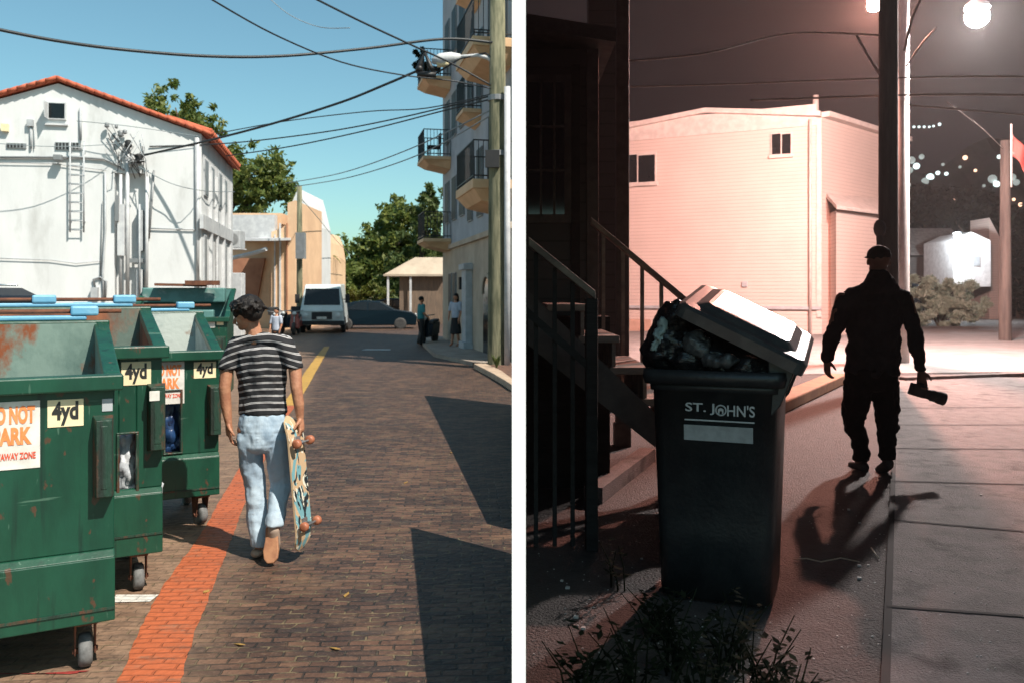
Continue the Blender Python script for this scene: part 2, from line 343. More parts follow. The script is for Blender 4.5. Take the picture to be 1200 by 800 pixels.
# ---------- figures: overlapping rounded limbs fused into one surface
def fuse(name, chains, voxel, m, parent, smooth=4, extra=None, disp=0, dns=.11):
    bm = bmesh.new()
    def ball(c, r):
        T = Matrix.Translation(c) @ Matrix.Diagonal((*r, 1)); bmesh.ops.create_icosphere(bm, subdivisions=2, radius=1, matrix=T)
    for ch in chains:
        P = [(Vector(p[0]), Vector(p[1]) if hasattr(p[1], '__len__') else Vector((p[1],)*3)) for p in ch]
        if len(P) == 1: ball(*P[0]); continue
        for (a, ra), (b, rb) in zip(P, P[1:]):
            n = max(2, int((b-a).length/(min(min(ra), min(rb))*.35))+1)
            for i in range(n+1):
                t = i/n; ball(a.lerp(b, t), ra.lerp(rb, t))
    me = bpy.data.meshes.new(name); bm.to_mesh(me); bm.free()
    o = bpy.data.objects.new('tmp', me); S.collection.objects.link(o)
    r = o.modifiers.new('r', 'REMESH'); r.mode = 'VOXEL'; r.voxel_size = voxel
    s = o.modifiers.new('s', 'SMOOTH'); s.iterations = smooth; s.factor = .5
    if disp:
        tx = bpy.data.textures.new('folds', 'CLOUDS'); tx.noise_scale = dns; tx.noise_depth = 2
        d = o.modifiers.new('d', 'DISPLACE'); d.texture = tx; d.strength = disp; d.mid_level = .5
    bpy.context.view_layer.update()
    m2 = bpy.data.meshes.new_from_object(o.evaluated_get(bpy.context.evaluated_depsgraph_get()))
    bpy.data.objects.remove(o); m2.name = name; m2.materials.clear(); m2.materials.append(m)
    return link(name, m2, parent, True)
def hand(wrist, d, palm_n, curl=.6, k=1.0, side=1):
    """chains of a hand: d = direction wrist->fingers, palm_n = normal out of the palm"""
    w_, d, n = Vector(wrist), Vector(d).normalized(), Vector(palm_n).normalized(); s = d.cross(n).normalized()*side
    ch = [[(w_, .022*k), (w_+d*.05*k, (.026*k,)*3), (w_+d*.075*k, (.024*k,)*3)]]
    for off in (-.026, -.009, .009, .026): ch.append([(w_+d*.03*k+s*off*.6*k, .013*k), (w_+d*.085*k+s*off*k, .0115*k)])
    for off, ln in ((-.029, .060), (-.010, .074), (.010, .080), (.029, .070)):
        a = w_+d*.088*k+s*off*k; pts = [(a, .0098*k)]; cur = 0; p = a
        for seg, f in ((.45, .35), (.32, .8), (.26, 1.1)):
            cur += curl*f; q = d*math.cos(cur)+n*math.sin(cur); p = p+q*ln*seg*k; pts.append((p, .0085*k))
        ch.append(pts)
    a = w_+d*.02*k+s*.022*k
    ch.append([(a, .014*k), (a+(d*.6+s*.8).normalized()*.035*k+n*.01, .0115*k), (a+(d*.85+s*.6).normalized()*.065*k+n*.03*k, .009*k)])
    return ch

# ================================================================== PARTITION between the two places
CUR = DUMMY
PD = 2.4
M['partition'] = mat('partition_paint', (.93, .93, .93), .9, 0, (.92, .92, .92), 3)
pw = MB(); pw.prism([(0, PD), (.016*PD, PD), (.0158*62, 62), (.0085*62, 62), (.021, PD+.08)], -.2, 26, 'z')
# front edge stays low near the viewer: it only has to be as tall as the night sky beside it
for i, v in enumerate(pw.v):
    x, y, z = v
    if z > 0: pw.v[i] = (x, y, CAMZ+.36*y+1.0)
tag(pw.build('partition_wall', M['partition']), 'tall thin white partition wall between the daylight street and the night street', 'wall')

# ================================================================== DAY PLACE
CUR = DAY
def sheet(name, pts, m, z=0.0, kind='structure', label=None, cat=None):
    mb = MB(); mb.add([(p[0], p[1], z) for p in pts], [list(range(len(pts)))])
    o = mb.build(name, m)
    if kind: o['kind'] = kind
    if label: tag(o, label, cat)
    return o
M['ground'] = mat('far_ground', (.20, .17, .13), .95, 0, (.10, .12, .06), .3)
sheet('ground', [(-1500, -60), (.0, -60), (.0, 2000), (-1500, 2000)], M['ground'], -.02)
sheet('brick_road', [(-14, -8), (-.001, -8), (.06, 60), (-60, 70), (-40, 20)], M['brick'], 0)

def ribbon(name, pts, m, z, wob=.0, kind='structure'):
    """pts: (px, py, halfwidth px) along the ground"""
    mb = MB(); L = []; Rr = []
    P = []
    for a, b in zip(pts, pts[1:]):
        for i in range(8):
            t = i/8; P.append(tuple(a[k]*(1-t)+b[k]*t for k in range(3)))
    P.append(pts[-1])
    for px, py, hw in P:
        j = random.uniform(-wob, wob)*hw
        L.append(GP(px-hw+j, py)); Rr.append(GP(px+hw+random.uniform(-wob, wob)*hw, py))
    n = len(P); vs = [(p.x, p.y, z) for p in L+Rr]
    mb.add(vs, [(i, i+1, n+i+1, n+i) for i in range(n-1)])
    o = mb.build(name, m); o['kind'] = kind; return o
ribbon('orange_road_line', [(160, 840, 42), (178, 790, 36), (196, 740, 33), (214, 700, 31), (232, 665, 26), (250, 635, 20), (262, 610, 17), (276, 580, 15), (298, 540, 12), (318, 505, 9), (338, 475, 8)], M['orangepaint'], .004, .05)
ribbon('yellow_road_line', [(338, 475, 8), (352, 455, 7.5), (366, 432, 6), (377, 415, 4.5), (383, 406, 3)], M['yellowpaint'], .0045, .05)
ribbon('red_road_line', [(-60, 792, 30), (10, 789, 28), (60, 790, 22), (100, 786, 6)], M['redpaint'], .0042, .3)
M['whitepaint'] = paintmat('white_road_paint', (.62, .60, .56), .62)
q = [GP(136, 697), GP(186, 697), GP(176, 705), GP(132, 706)]
sheet('white_road_patch', q, M['whitepaint'], .005)
# kerb, pavement and bed on the right
kb = [(555, 432), (572, 441), (590, 452), (600, 459)]
kp = [GP(a, b) for a, b in kb]
mb = MB(); inner = [p+Vector((.28, .12, 0)) for p in kp]
inner = [Vector((min(p.x, .02), p.y, 0)) for p in inner]
for i in range(3): mb.hexa([(*kp[i].xy, 0), (*kp[i+1].xy, 0), (*inner[i+1].xy, 0), (*inner[i].xy, 0)], [(*kp[i].xy, .13), (*kp[i+1].xy, .13), (*inner[i+1].xy, .13), (*inner[i].xy, .13)])
M['kerb'] = mat('kerb_stone', (.48, .36, .26), .85, 0, (.36, .26, .19), 6, bump=.3)
tag(mb.build('kerb', M['kerb'], bevel=.02), kind='structure')
mb = MB(); mb.prism([inner[0].xy[:], inner[1].xy[:], inner[2].xy[:], inner[3].xy[:], (.02, 20.4), (-.95, 20.6)][::-1], -.01, .11, 'z')
tag(mb.build('planting_bed', M['soil']), kind='structure')
M['paver'] = mat('pale_paver', (.32, .27, .22), .85, 0, (.24, .19, .16), 2, bump=.2)
mb = MB(); mb.prism([(-.9, 20.8), (.05, 20.5), (.05, 33.6), (-3.2, 33.6), (-3.2, 30), (-2.2, 24)], -.01, .10, 'z')
tag(mb.build('pavement', M['paver']), kind='structure')

# added low walls, unseen behind the partition edge, raked to shape the road's shade
def rake(label, y0, h0, y1, h1):
    mb = MB(); a, b = .0008, .0062
    mb.hexa([(a*y0, y0, 0), (b*y0, y0, 0), (b*y1, y1, 0), (a*y1, y1, 0)], [(a*y0, y0, h0), (b*y0, y0, h0), (b*y1, y1, h1), (a*y1, y1, h1)])
    tag(mb.build('shade_caster_wall', M['stone']), label, 'wall')
rake('short unseen raked wall added to cast shade at the nearest right edge of the brick road', 1.4, .05, 5.74, 1.30)
rake('long unseen raked wall added to cast shade further along the right edge of the brick road', 6.35, .33, 13.5, 2.6)

# ---------------- dumpsters
DROT = R(28.8)
def pk(fr, x0, x1, y0, y1):
    a, z1 = fr.front(x0, y0, -.05); b, z0 = fr.front(x1, y1, -.05); return (a, b, z0, z1)
def dumpster(label, fr, W=1.83, Dp=.92, hf=1.38, hr=1.60, inner='inner', hole=None, pocket=(-.175, -.03, .74, 1.14), lid=True, blocks=(), bagm=None, body='green', lipz=.60, blue=True):
    t = thing('dumpster', label, 'dumpster', fr.o, fr.r, 'green dumpsters parked in a row')
    zb = .24; th = .03
    mb = MB()
    X0, X1 = -W, -.01
    def fpanel(x0, x1, z0, z1): mb.box(x0, x1, 0, th, z0, z1)
    # upper front wall with (optionally) an opening, a step in and out at the lip
    if hole:
        hx0, hx1, hz0, hz1 = hole
        fpanel(X0, hx0, lipz, hf-.05); fpanel(hx1, X1, lipz, hf-.05)
        fpanel(hx0, hx1, hz1, hf-.05); 
        if hz0 > lipz: fpanel(hx0, hx1, lipz, hz0)
    else: fpanel(X0, X1, lipz, hf-.05)
    mb.hexa([(X0, -.035, zb), (X1, -.035, zb), (X1, th, zb), (X0, th, zb)], [(X0, -.035, lipz-.03), (X1, -.035, lipz-.03), (X1, th, lipz-.03), (X0, th, lipz-.03)])
    mb.hexa([(X0, -.035, lipz-.03), (X1, -.035, lipz-.03), (X1, th, lipz-.03), (X0, th, lipz-.03)], [(X0, 0, lipz), (X1, 0, lipz), (X1, th, lipz), (X0, th, lipz)])
    # sides with slanted top, back, floor
    for x in (X0, X1-th):
        mb.prism([(th, zb), (Dp, zb), (Dp, hr), (th, hf-.02)], x, x+th, 'x')
    mb.box(X0+th, X1-th, Dp-th, Dp, zb, hr)
    mb.box(X0+th, X1-th, th, Dp-th, zb, zb+.03)
    mb.build('body', M[body], t, bevel=.006)
    # inner lining: what is seen through the open top
    ib = MB(); ib.box(X0+th+.002, X1-th-.002, Dp-th-.012, Dp-th-.002, zb+.04, hr-.01)
    ib.prism([(th+.01, zb+.04), (Dp-th-.02, zb+.04), (Dp-th-.02, hr-.04), (th+.01, hf-.05)], X1-th-.012, X1-th-.003, 'x')
    ib.prism([(th+.01, zb+.04), (Dp-th-.02, zb+.04), (Dp-th-.02, hr-.04), (th+.01, hf-.05)], X0+th+.003, X0+th+.012, 'x')
    ib.build('lining', M[inner], t)
    rb = MB(); rb.box(X0-.02, X1+.035, -.055, .045, hf-.072, hf)              # front rim channel
    for x in (X0-.02, X1-.045):
        rb.hexa([(x, .045, hf-.06), (x+.075, .045, hf-.06), (x+.075, Dp+.02, hr-.06), (x, Dp+.02, hr-.06)], [(x, .045, hf), (x+.075, .045, hf), (x+.075, Dp+.02, hr), (x, Dp+.02, hr)])
    rb.box(X0-.02, X1+.035, Dp-.02, Dp+.03, hr-.06, hr+.005)
    rb.build('rim', M[body], t, bevel=.008)
    px0, px1, pz0, pz1 = pocket
    for (a, b) in ((px0, px1), (-W-(px0)-.03+.01, -W-(px1)-.03+.01)):
        a, b = min(a, b), max(a, b)
        mb = MB(); mb.hexa([(a+.012, -.085, pz0+.015), (b-.012, -.085, pz0+.015), (b, 0, pz0), (a, 0, pz0)], [(a+.012, -.085, pz1-.015), (b-.012, -.085, pz1-.015), (b, 0, pz1), (a, 0, pz1)])
        mb.box(a+.03, b-.03, -.087, -.08, pz0+.05, pz1-.04)
        mb.build('fork_pocket', M['green_rust'], t, bevel=.006)
    mb = MB(); mb.box(-.78, -.60, -.055, -.035, zb-.10, zb+.18); mb.build('bottom_bracket', M[body], t, bevel=.004)
    wb = MB(); wb.box(X0+.002, X1-.002, -.042, -.036, lipz-.27, lipz-.258); wb.build('weld_seam', M['green_rust'], t)
    for (cx, cy) in ((-.13, .10), (-W+.13, .10), (-.13, Dp-.12), (-W+.13, Dp-.12)):
        c = MB(); ang = random.uniform(-.4, .4); T = TR(cx, cy, 0, 0, 0, R(90)+ang)
        c.box(-.06, .06, -.05, .05, zb-.03, zb-.005, T)
        for s in (-.042, .042): c.hexa([(-.02, s-.004, .06), (.03, s-.004, .06), (.03, s+.004, .06), (-.02, s+.004, .06)], [(-.05, s-.004, zb-.03), (.05, s-.004, zb-.03), (.05, s+.004, zb-.03), (-.05, s+.004, zb-.03)], T)
        c.tube([T @ Vector((0, -.055, .078)), T @ Vector((0, .055, .078))], .014, 8)
        cf = c.build('caster', M['rust'], t, bevel=.003)
        wl = MB(); wl.lathe([(.02, -.028), (.065, -.03), (.077, -.02), (.078, 0), (.077, .02), (.065, .03), (.02, .028)], 24, T @ TR(0, 0, .0785, R(90)))
        wl.build('wheel', M['greyrubber'], cf, True)
    if blue:
        lb = MB()
        lb.box(X0+.02, X1-.08, Dp+.03, Dp+.075, hr-.9, hr+.012)               # lids hanging open behind
        lb.box(X0+.02, X1-.08, Dp-.012, Dp+.07, hr+.007, hr+.032)
        lb.build('lid', M['bluelid'], t, bevel=.008)
        rd = MB(); rd.tube([(X0-.03, Dp+.045, hr+.055), (X1+.10, Dp+.045, hr+.055)], .012, 8); rd.build('hinge_rod', M['rust'], t, True)
        for bx in blocks:
            b = MB(); b.box(bx-.07, bx+.07, Dp-.02, Dp+.085, hr+.03, hr+.085); b.build('hinge_block', M['bluelid'], t, bevel=.012)
    if hole:
        hx0, hx1, hz0, hz1 = hole
        fbm = MB(); e = .012
        for (a, b, c, d) in ((hx0-e, hx0+.004, hz0, hz1), (hx1-.004, hx1+e, hz0, hz1), (hx0-e, hx1+e, hz1, hz1+e), (hx0-e, hx1+e, hz0-e, hz0)): fbm.box(a, b, -.014, .04, c, d)
        fbm.build('opening_frame', M['green_rust'], t, bevel=.004)
        if bagm:
            g = bpy.data.meshes.new('g'); b = MB(); b.ell(((hx0+hx1)/2, .19, hz0+(hz1-hz0)*.42), ((hx1-hx0)*.7, .13, (hz1-hz0)*.52), 44)
            b.ell(((hx0+hx1)/2+.05, .24, hz0+.02), (.16, .16, .14), 40); bb = b.build('rubbish', M[bagm], t, True)
            tx = bpy.data.textures.new('crumple', 'CLOUDS'); tx.noise_scale = .05; tx.noise_depth = 3; d = bb.modifiers.new('d', 'DISPLACE'); d.texture = tx; d.strength = .13
    return t
def plate(parent, fr, x0, x1, y0, y1, m, name='label_plate', th=.004, yo=0.0):
    (a, z1), (b, z0) = fr.front(x0, y0, yo), fr.front(x1, y1, yo)
    mb = MB(); mb.box(a, b, yo-th, yo-.001, z0, z1); return mb.build(name, M[m], parent, bevel=.002), (a+b)/2, (z0+z1)/2, b-a, z1-z0
def fouryd(parent, fr, x0, x1, y0, y1):
    o, cx, cz, W_, H_ = plate(parent, fr, x0, x1, y0, y1, 'cream')
    text('lettering', '4yd', H_*.88, TR(cx, -.0055, cz+H_*.06) @ UP, M['blackink'], o, bold=.004, sx=min(1.15, W_/(H_*1.75)), thick=.001)
def nopark(parent, fr, x0, x1, y0, y1, zone=True):
    o, cx, cz, W_, H_ = plate(parent, fr, x0, x1, y0, y1, 'signwhite', 'warning_sign')
    s = H_/.40*.92
    for ln, dz, sz, col, sx in (('DO NOT', .125, .125, 'orangeink', .50), ('PARK', -.010, .125, 'orangeink', .66)):
        text('lettering', ln, sz*s*1.15, TR(cx, -.0055, cz+dz*s) @ UP, M[col], o, bold=.005, sx=sx*W_/(.36*s), thick=.001)
    text('lettering', 'TOWAWAY ZONE', .058*s, TR(cx, -.0055, cz-.135*s) @ UP, M['redink'], o, bold=.0012, sx=.62*W_/(.36*s), thick=.001)

f1 = Frame(-.463*4.0, 4.0, DROT)
d1 = dumpster('nearest green dumpster, cut by the left edge, with rust streaks on its inner wall', f1, pocket=pk(f1, 109, 134, 488, 583), lipz=.565, blocks=(-.10, -.93), inner='inner')
fouryd(d1, f1, 55.5, 98, 468.5, 498); nopark(d1, f1, -22, 47, 472, 547)
plate(d1, f1, 119.5, 132, 467, 481, 'shadegrey', 'sticker')
f2 = Frame(-.408*5.05, 5.05, DROT)
h2 = (*sorted((f2.front(139, 500)[0], f2.front(160, 500)[0])), f2.front(150, 588)[1], f2.front(150, 508)[1])
d2 = dumpster('middle green dumpster with rusty red inner walls and white rubbish in its opening', f2, pocket=pk(f2, 173, 195, 450, 528), hf=1.45, hr=1.66, lipz=.62, blocks=(-.14, -.62), inner='inner_rust', hole=h2, bagm='trash')
fouryd(d2, f2, 142, 177, 424, 450); plate(d2, f2, 175, 187, 458, 469, 'signwhite', 'sticker', yo=-.086)
f3 = Frame(-.342*6.5, 6.5, DROT)
h3 = (*sorted((f3.front(193, 500)[0], f3.front(212, 500)[0])), f3.front(200, 530)[1], f3.front(200, 458)[1])
d3 = dumpster('green dumpster beside the walking man, pale scraped paint on its inside', f3, pocket=pk(f3, 244, 260, 451, 510), lipz=.56, blocks=(-.12, -.9), inner='inner_pale', hole=h3, bagm='bluebag', hf=1.33)
fouryd(d3, f3, 227, 253, 424, 442); nopark(d3, f3, 176, 216, 424.5, 472)
f4 = Frame(-.333*12.5, 12.5, R(14))
d4 = dumpster('furthest green dumpster against the white building, boards lying across its teal top', f4, W=1.35, Dp=1.3, hf=1.42, hr=1.84, inner='teal', lid=False, blue=False, body='green')
mb = MB(); mb.box(-1.33, -.12, .95, 1.25, 1.62, 1.85); mb.box(-1.3, -.2, .02, .2, 1.25, 1.52); mb.build('lid', M['teal'], d4, bevel=.02)
mb = MB(); mb.box(-1.1, -.35, .85, 1.0, 1.86, 1.90, TR(0, 0, 0, 0, R(1), R(4))); mb.box(-.75, -.25, .7, .8, 1.89, 1.96, TR(0, 0, 0, 0, 0, R(-5)))
tag(mb.build('plank', M['rust']), 'brown planks lying across the furthest dumpster', 'plank').location = f4.o
bpy.data.objects['plank'].rotation_euler = (0, 0, f4.r)
plate(d4, f4, 241, 252, 372, 384, 'signwhite', 'sticker'); plate(d4, f4, 254, 262, 374, 381, 'cream', 'sticker')

# ---------------- the man with the skateboard
def ldist(h): return Vector(h)
man = thing('person', 'man in striped t-shirt and light jeans walking away with a skateboard', 'person', (-.295*5.68, 5.68, 0), R(0))
HM = .985
def mp(px, py, y=0.0): return ((px-305)/176, y, (655-py)/176)
LH, RH = Vector(mp(269, 496, -.02)), Vector(mp(353, 490, -.03))
head_c = Vector(mp(291, 371, -.02)); HEADROT = (Euler((0, R(-16), 0)).to_matrix() @ Euler((0, 0, R(26))).to_matrix())
skin = [[(mp(303, 425, .02), (.15, .10, .10)), (mp(305, 480, .02), (.13, .095, .10)), (mp(304, 505, .01), (.15, .11, .09))],
        [(mp(300, 400, .0), .055), (mp(297, 388, .0), .053), (mp(295, 380, -.005), .05)],
        [(head_c+HEADROT @ Vector((.008, -.0, .028)), (.078, .094, .088))], [(head_c+HEADROT @ Vector((-.012, .03, -.02)), (.062, .078, .078))],
        [(head_c+HEADROT @ Vector((-.045, .055, -.062)), (.028, .03, .028))],                                        # chin
        [(head_c+HEADROT @ Vector((-.062, .085, .004)), .013), (head_c+HEADROT @ Vector((-.080, .102, -.022)), .014)],        # nose
        [(head_c+HEADROT @ Vector((-.060, .085, -.046)), (.018, .02, .009))],                                       # lips
        [(head_c+HEADROT @ Vector((-.050, .078, .022)), (.03, .02, .010))],                                         # brow
        [(head_c+HEADROT @ Vector((.046, -.030, -.008)), (.016, .010, .030))], [(head_c+HEADROT @ Vector((-.066, -.012, -.012)), (.012, .016, .030))],  # ears
        [(mp(277, 409), .046), (mp(267, 430, -.01), .046), (mp(265, 455, -.03), .040), (mp(266, 476, -.02), .037), (LH, .025)],
        [(mp(335, 409), .046), (mp(346, 430, -.01), .046), (mp(349, 455, -.04), .040), (mp(352, 474, -.04), .036), (RH, .025)],
        [(mp(293, 505), .085), (mp(297, 570, .03), .055), (mp(303, 640, .02), .04)],
        [(mp(322, 505), .085), (mp(327, 565, .06), .055), (mp(328, 612, -.12), .04)]]
skin += hand(LH, (.06, .1, -1), (1, .3, 0), .5, 1.0, 1)
skin += hand(RH, (.1, -.1, -1), (-1, 0, .0), 1.0, 1.0, -1)
fuse('body', skin, .0065, M['skin'], man, 3)
# shirt
def shirtmat():
    m = bpy.data.materials.new('striped_shirt'); m.use_nodes = True; N = m.node_tree.nodes; L = m.node_tree.links; p = N['Principled BSDF']; p.inputs['Roughness'].default_value = .85
    tc = N.new('ShaderNodeTexCoord'); sp = N.new('ShaderNodeSeparateXYZ'); L.new(tc.outputs['Object'], sp.inputs[0])
    n = N.new('ShaderNodeTexNoise'); n.inputs['Scale'].default_value = 4; L.new(tc.outputs['Object'], n.inputs[0])
    a = N.new('ShaderNodeMath'); a.operation = 'MULTIPLY_ADD'; a.inputs[1].default_value = .03; L.new(n.outputs[0], a.inputs[0]); L.new(sp.outputs[2], a.inputs[2])
    x2 = N.new('ShaderNodeMath'); x2.operation = 'MULTIPLY'; L.new(sp.outputs[0], x2.inputs[0]); L.new(sp.outputs[0], x2.inputs[1])
    x3 = N.new('ShaderNodeMath'); x3.operation = 'MULTIPLY_ADD'; x3.inputs[1].default_value = .9; L.new(x2.outputs[0], x3.inputs[0]); L.new(a.outputs[0], x3.inputs[2])
    x4 = N.new('ShaderNodeMath'); x4.operation = 'MULTIPLY_ADD'; x4.inputs[1].default_value = -.08; L.new(sp.outputs[0], x4.inputs[0]); L.new(x3.outputs[0], x4.inputs[2])
    d = N.new('ShaderNodeMath'); d.operation = 'DIVIDE'; d.inputs[1].default_value = .0445; L.new(x4.outputs[0], d.inputs[0])
    f = N.new('ShaderNodeMath'); f.operation = 'FRACT'; L.new(d.outputs[0], f.inputs[0])
    r = N.new('ShaderNodeValToRGB'); L.new(f.outputs[0], r.inputs[0]); E = r.color_ramp.elements; r.color_ramp.interpolation = 'CONSTANT'
    E[0].position = 0; E[0].color = (.010, .010, .013, 1); E[1].position = .60; E[1].color = (.40, .38, .38, 1)
    for pos, c in ((.70, .05), (.76, .40), (.86, .010)):
        e = E.new(pos); e.color = (c, c*.98, c, 1)
    L.new(r.outputs[0], p.inputs['Base Color']); return m
M['shirt'] = shirtmat()
shirt = [[(mp(302, 398, .005), (.075, .06, .03))],
         [(mp(280, 403), (.06, .07, .045)), (mp(302, 398, .01), (.09, .075, .04)), (mp(332, 402), (.06, .07, .045))],
         [(mp(305, 416, .01), (.185, .115, .07)), (mp(306, 440, .02), (.175, .118, .08)), (mp(307, 466, .02), (.155, .11, .07)), (mp(308, 485, .015), (.165, .118, .05))],
         [(mp(278, 407), (.070, .075, .065)), (mp(271, 424, -.005), (.066, .068, .05)), (mp(268, 432, -.01), (.063, .064, .02))],
         [(mp(334, 408), (.072, .078, .068)), (mp(342, 422, -.005), (.066, .068, .05)), (mp(345, 431, -.01), (.063, .064, .02))]]
fuse('t_shirt', shirt, .0085, M['shirt'], man, 4, disp=.028, dns=.08)
M['jeans'] = mat('light_denim', (.40, .49, .57), .85, 0, (.22, .31, .41), 6, .4, .62, bump=.8, bs=9, stretch=(1, 1, .55), col3=(.45, .49, .52), n3=3, lo3=.5, hi3=.7)
jeans = [[(mp(308, 488, .01), (.155, .11, .03)), (mp(308, 505, .0), (.165, .125, .06)), (mp(308, 522, .0), (.150, .12, .06))],
         [(mp(292, 515, .0), (.085, .105, .08)), (mp(294, 545, .02), (.082, .09, .08)), (mp(298, 572, .03), (.073, .078, .07)), (mp(300, 605, .02), (.070, .075, .06)), (mp(304, 640, .01), (.064, .085, .02))],
         [(mp(323, 515, .0), (.085, .105, .08)), (mp(326, 545, .03), (.082, .09, .08)), (mp(327, 568, .04), (.073, .08, .07)), (mp(327, 592, -.04), (.066, .075, .06)), (mp(327, 610, -.11), (.060, .075, .025))]]
fuse('jeans', jeans, .0075, M['jeans'], man, 3, disp=.026, dns=.10)
hair = [[(head_c+HEADROT @ Vector((.020, -.030, .044)), (.098, .094, .090))], [(head_c+HEADROT @ Vector((.030, -.058, -.005)), (.062, .048, .056))], [(head_c+HEADROT @ Vector((-.03, .035, .080)), (.062, .070, .040))],
        [(head_c+HEADROT @ Vector((.045, -.02, .02)), (.05, .06, .05))], [(head_c+HEADROT @ Vector((-.062, .035, .060)), (.030, .05, .030))], [(head_c+HEADROT @ Vector((-.068, -.022, .040)), (.02, .035, .045))]]
for i in range(90):
    d = Vector((random.gauss(0, 1), random.gauss(0, .8)-.3, abs(random.gauss(0, 1))+.1)).normalized(); c = head_c+Vector((.014, -.018, .030))
    t = Vector((random.uniform(-1, 1), random.uniform(-1, 1), -.3)).normalized()*.03
    hair.append([(c+Vector((d.x*.096, d.y*.094, d.z*.092)), .011), (c+Vector((d.x*.100, d.y*.097, d.z*.097))+t, .006)])
fuse('hair', hair, .006, M['hair'], man, 1)
sh = [[(mp(301, 649, -.01), (.040, .04, .03)), (mp(300, 650, .12), (.045, .05, .028)), (mp(299, 651, .19), (.04, .03, .02))]]
fuse('shoe', sh, .008, M['shoe'], man, 2)
sh = [[(mp(327, 616, -.135), (.040, .03, .035)), (mp(326, 632, -.10), (.046, .03, .04)), (mp(324, 645, -.06), (.040, .03, .03))]]
fuse('shoe', sh, .008, M['shoe'], man, 2)
mb = MB(); prof = [(-.030, .115), (.030, .115), (.044, .09), (.042, .02), (.050, -.05), (.046, -.10), (.020, -.128), (-.020, -.128), (-.042, -.10), (-.050, -.05), (-.040, .02), (-.042, .09)]
T = TR(*mp(325.5, 630, -.148)[:3]) @ Euler((R(-24), R(-4), 0)).to_matrix().to_4x4()
mb.prism(prof, -.012, .012, 'y', T); mb.build('sole', M['sole'], man, bevel=.006)

# skateboard (held at its upper truck)
def deckmat():
    m = bpy.data.materials.new('deck_art'); m.use_nodes = True; N = m.node_tree.nodes; L = m.node_tree.links; p = N['Principled BSDF']; p.inputs['Roughness'].default_value = .45
    tc = N.new('ShaderNodeTexCoord'); mpg = N.new('ShaderNodeMapping'); mpg.inputs['Scale'].default_value = (1, 1, .7); L.new(tc.outputs['Object'], mpg.inputs[0])
    prev = None
    for sc, lo, hi, a, b in ((5, .50, .52, (.52, .36, .22), (.16, .34, .38)), (9, .535, .545, None, (.02, .025, .03)), (14, .60, .61, None, (.7, .66, .55))):
        n = N.new('ShaderNodeTexNoise'); n.inputs['Scale'].default_value = sc; n.inputs['Detail'].default_value = 2; n.inputs['Distortion'].default_value = 1.5; L.new(mpg.outputs[0], n.inputs[0])
        r = N.new('ShaderNodeMapRange'); r.inputs[1].default_value = lo; r.inputs[2].default_value = hi; L.new(n.outputs[0], r.inputs[0])
        x = N.new('ShaderNodeMix'); x.data_type = 'RGBA'; L.new(r.outputs[0], x.inputs[0]); x.inputs[7].default_value = (*b, 1)
        if prev: L.new(prev, x.inputs[6])
        else: x.inputs[6].default_value = (*a, 1)
        prev = x.outputs[2]
    L.new(prev, p.inputs['Base Color']); return m
sk = thing('skateboard', 'worn skateboard with painted underside hanging from the man\'s right hand', 'skateboard', (0, 0, 0))
a, b = PT(344, 486, 5.60), PT(358, 645, 5.58)
sk.location = (a+b)/2; ax = (a-b).normalized(); Ld = (a-b).length
nrm = Vector((.965, -.26, 0)); nrm = (nrm-ax*nrm.dot(ax)).normalized(); wid = nrm.cross(ax).normalized()
sk.rotation_euler = Matrix((wid, nrm, ax)).transposed().to_euler()
hl, hw = Ld/2, .098
outl = []
for i in range(28):
    t = 2*math.pi*i/28; c, s_ = math.cos(t), math.sin(t)
    outl.append((hw*math.copysign(abs(c)**.75, c)*(1 if abs(s_) < .8 else .95), hl*math.copysign(abs(s_)**.55, s_)))
mb = MB(); n = len(outl)
def bend(z): q = max(0, abs(z)-hl*.66)/(hl*.34); return -.05*q*q
vs = [(x, bend(z)-.006, z) for x, z in outl]+[(x, bend(z)+.006, z) for x, z in outl]
# fan rings for bending
mb = MB(); NZ = 24; rows = []
for i in range(NZ+1):
    z = -hl+2*hl*i/NZ; u = abs(z)/hl; hwz = hw*(1-max(0, (u-.72)/.28)**2.4)**.5 if u < 1 else .004
    hwz = max(hwz, .004); rows.append((z, hwz))
vs = []
for z, h in rows: y = bend(z); vs += [(-h, y-.006, z), (h, y-.006, z), (h, y+.006, z), (-h, y+.006, z)]
fs = []; ms = []
for i in range(NZ):
    for k in range(4): fs.append((i*4+k, i*4+(k+1) % 4, (i+1)*4+(k+1) % 4, (i+1)*4+k)); ms.append({0: 1, 2: 0}.get(k, 2))
mb.add(vs, fs); mb.m = ms
M['grip'] = mat('grip_tape', (.02, .02, .02), .95); M['deckwood'] = mat('deck_edge', (.6, .42, .25), .6)
mb.build('deck', [deckmat(), M['grip'], M['deckwood']], sk)
# +Y of the board is the underside (towards the right)
for z in (hl*.60, -hl*.60):
    tb = MB(); tb.box(-.03, .03, .006, .018, z-.04, z+.04); tb.box(-.012, .012, .018, .05, z-.015, z+.015); tb.tube([(-.10, .055, z), (.10, .055, z)], .007, 8)
    tk = tb.build('truck', M['steel'], sk)
    M['wheel_red'] = mat('red_wheel', (.42, .15, .08), .5, 0, (.30, .10, .05), 20)
    for s in (-1, 1):
        wl = MB(); wl.lathe([(.008, -.022), (.024, -.021), (.030, -.012), (.030, .012), (.024, .021), (.008, .022)], 18, TR(s*.085, .055, z, 0, R(90)))
        wl.build('wheel', M['wheel_red'], tk, True)

# ---------------- white building on the left
fb = Frame(-.364*24, 24, R(11.1))
wbld = thing('white_building', 'two-storey white stucco building with red tiled gable roof', 'building', fb.o, fb.r)
HE, HP, HWID, DEP = 6.25, 7.50, 3.72, 6.6
mb = MB()
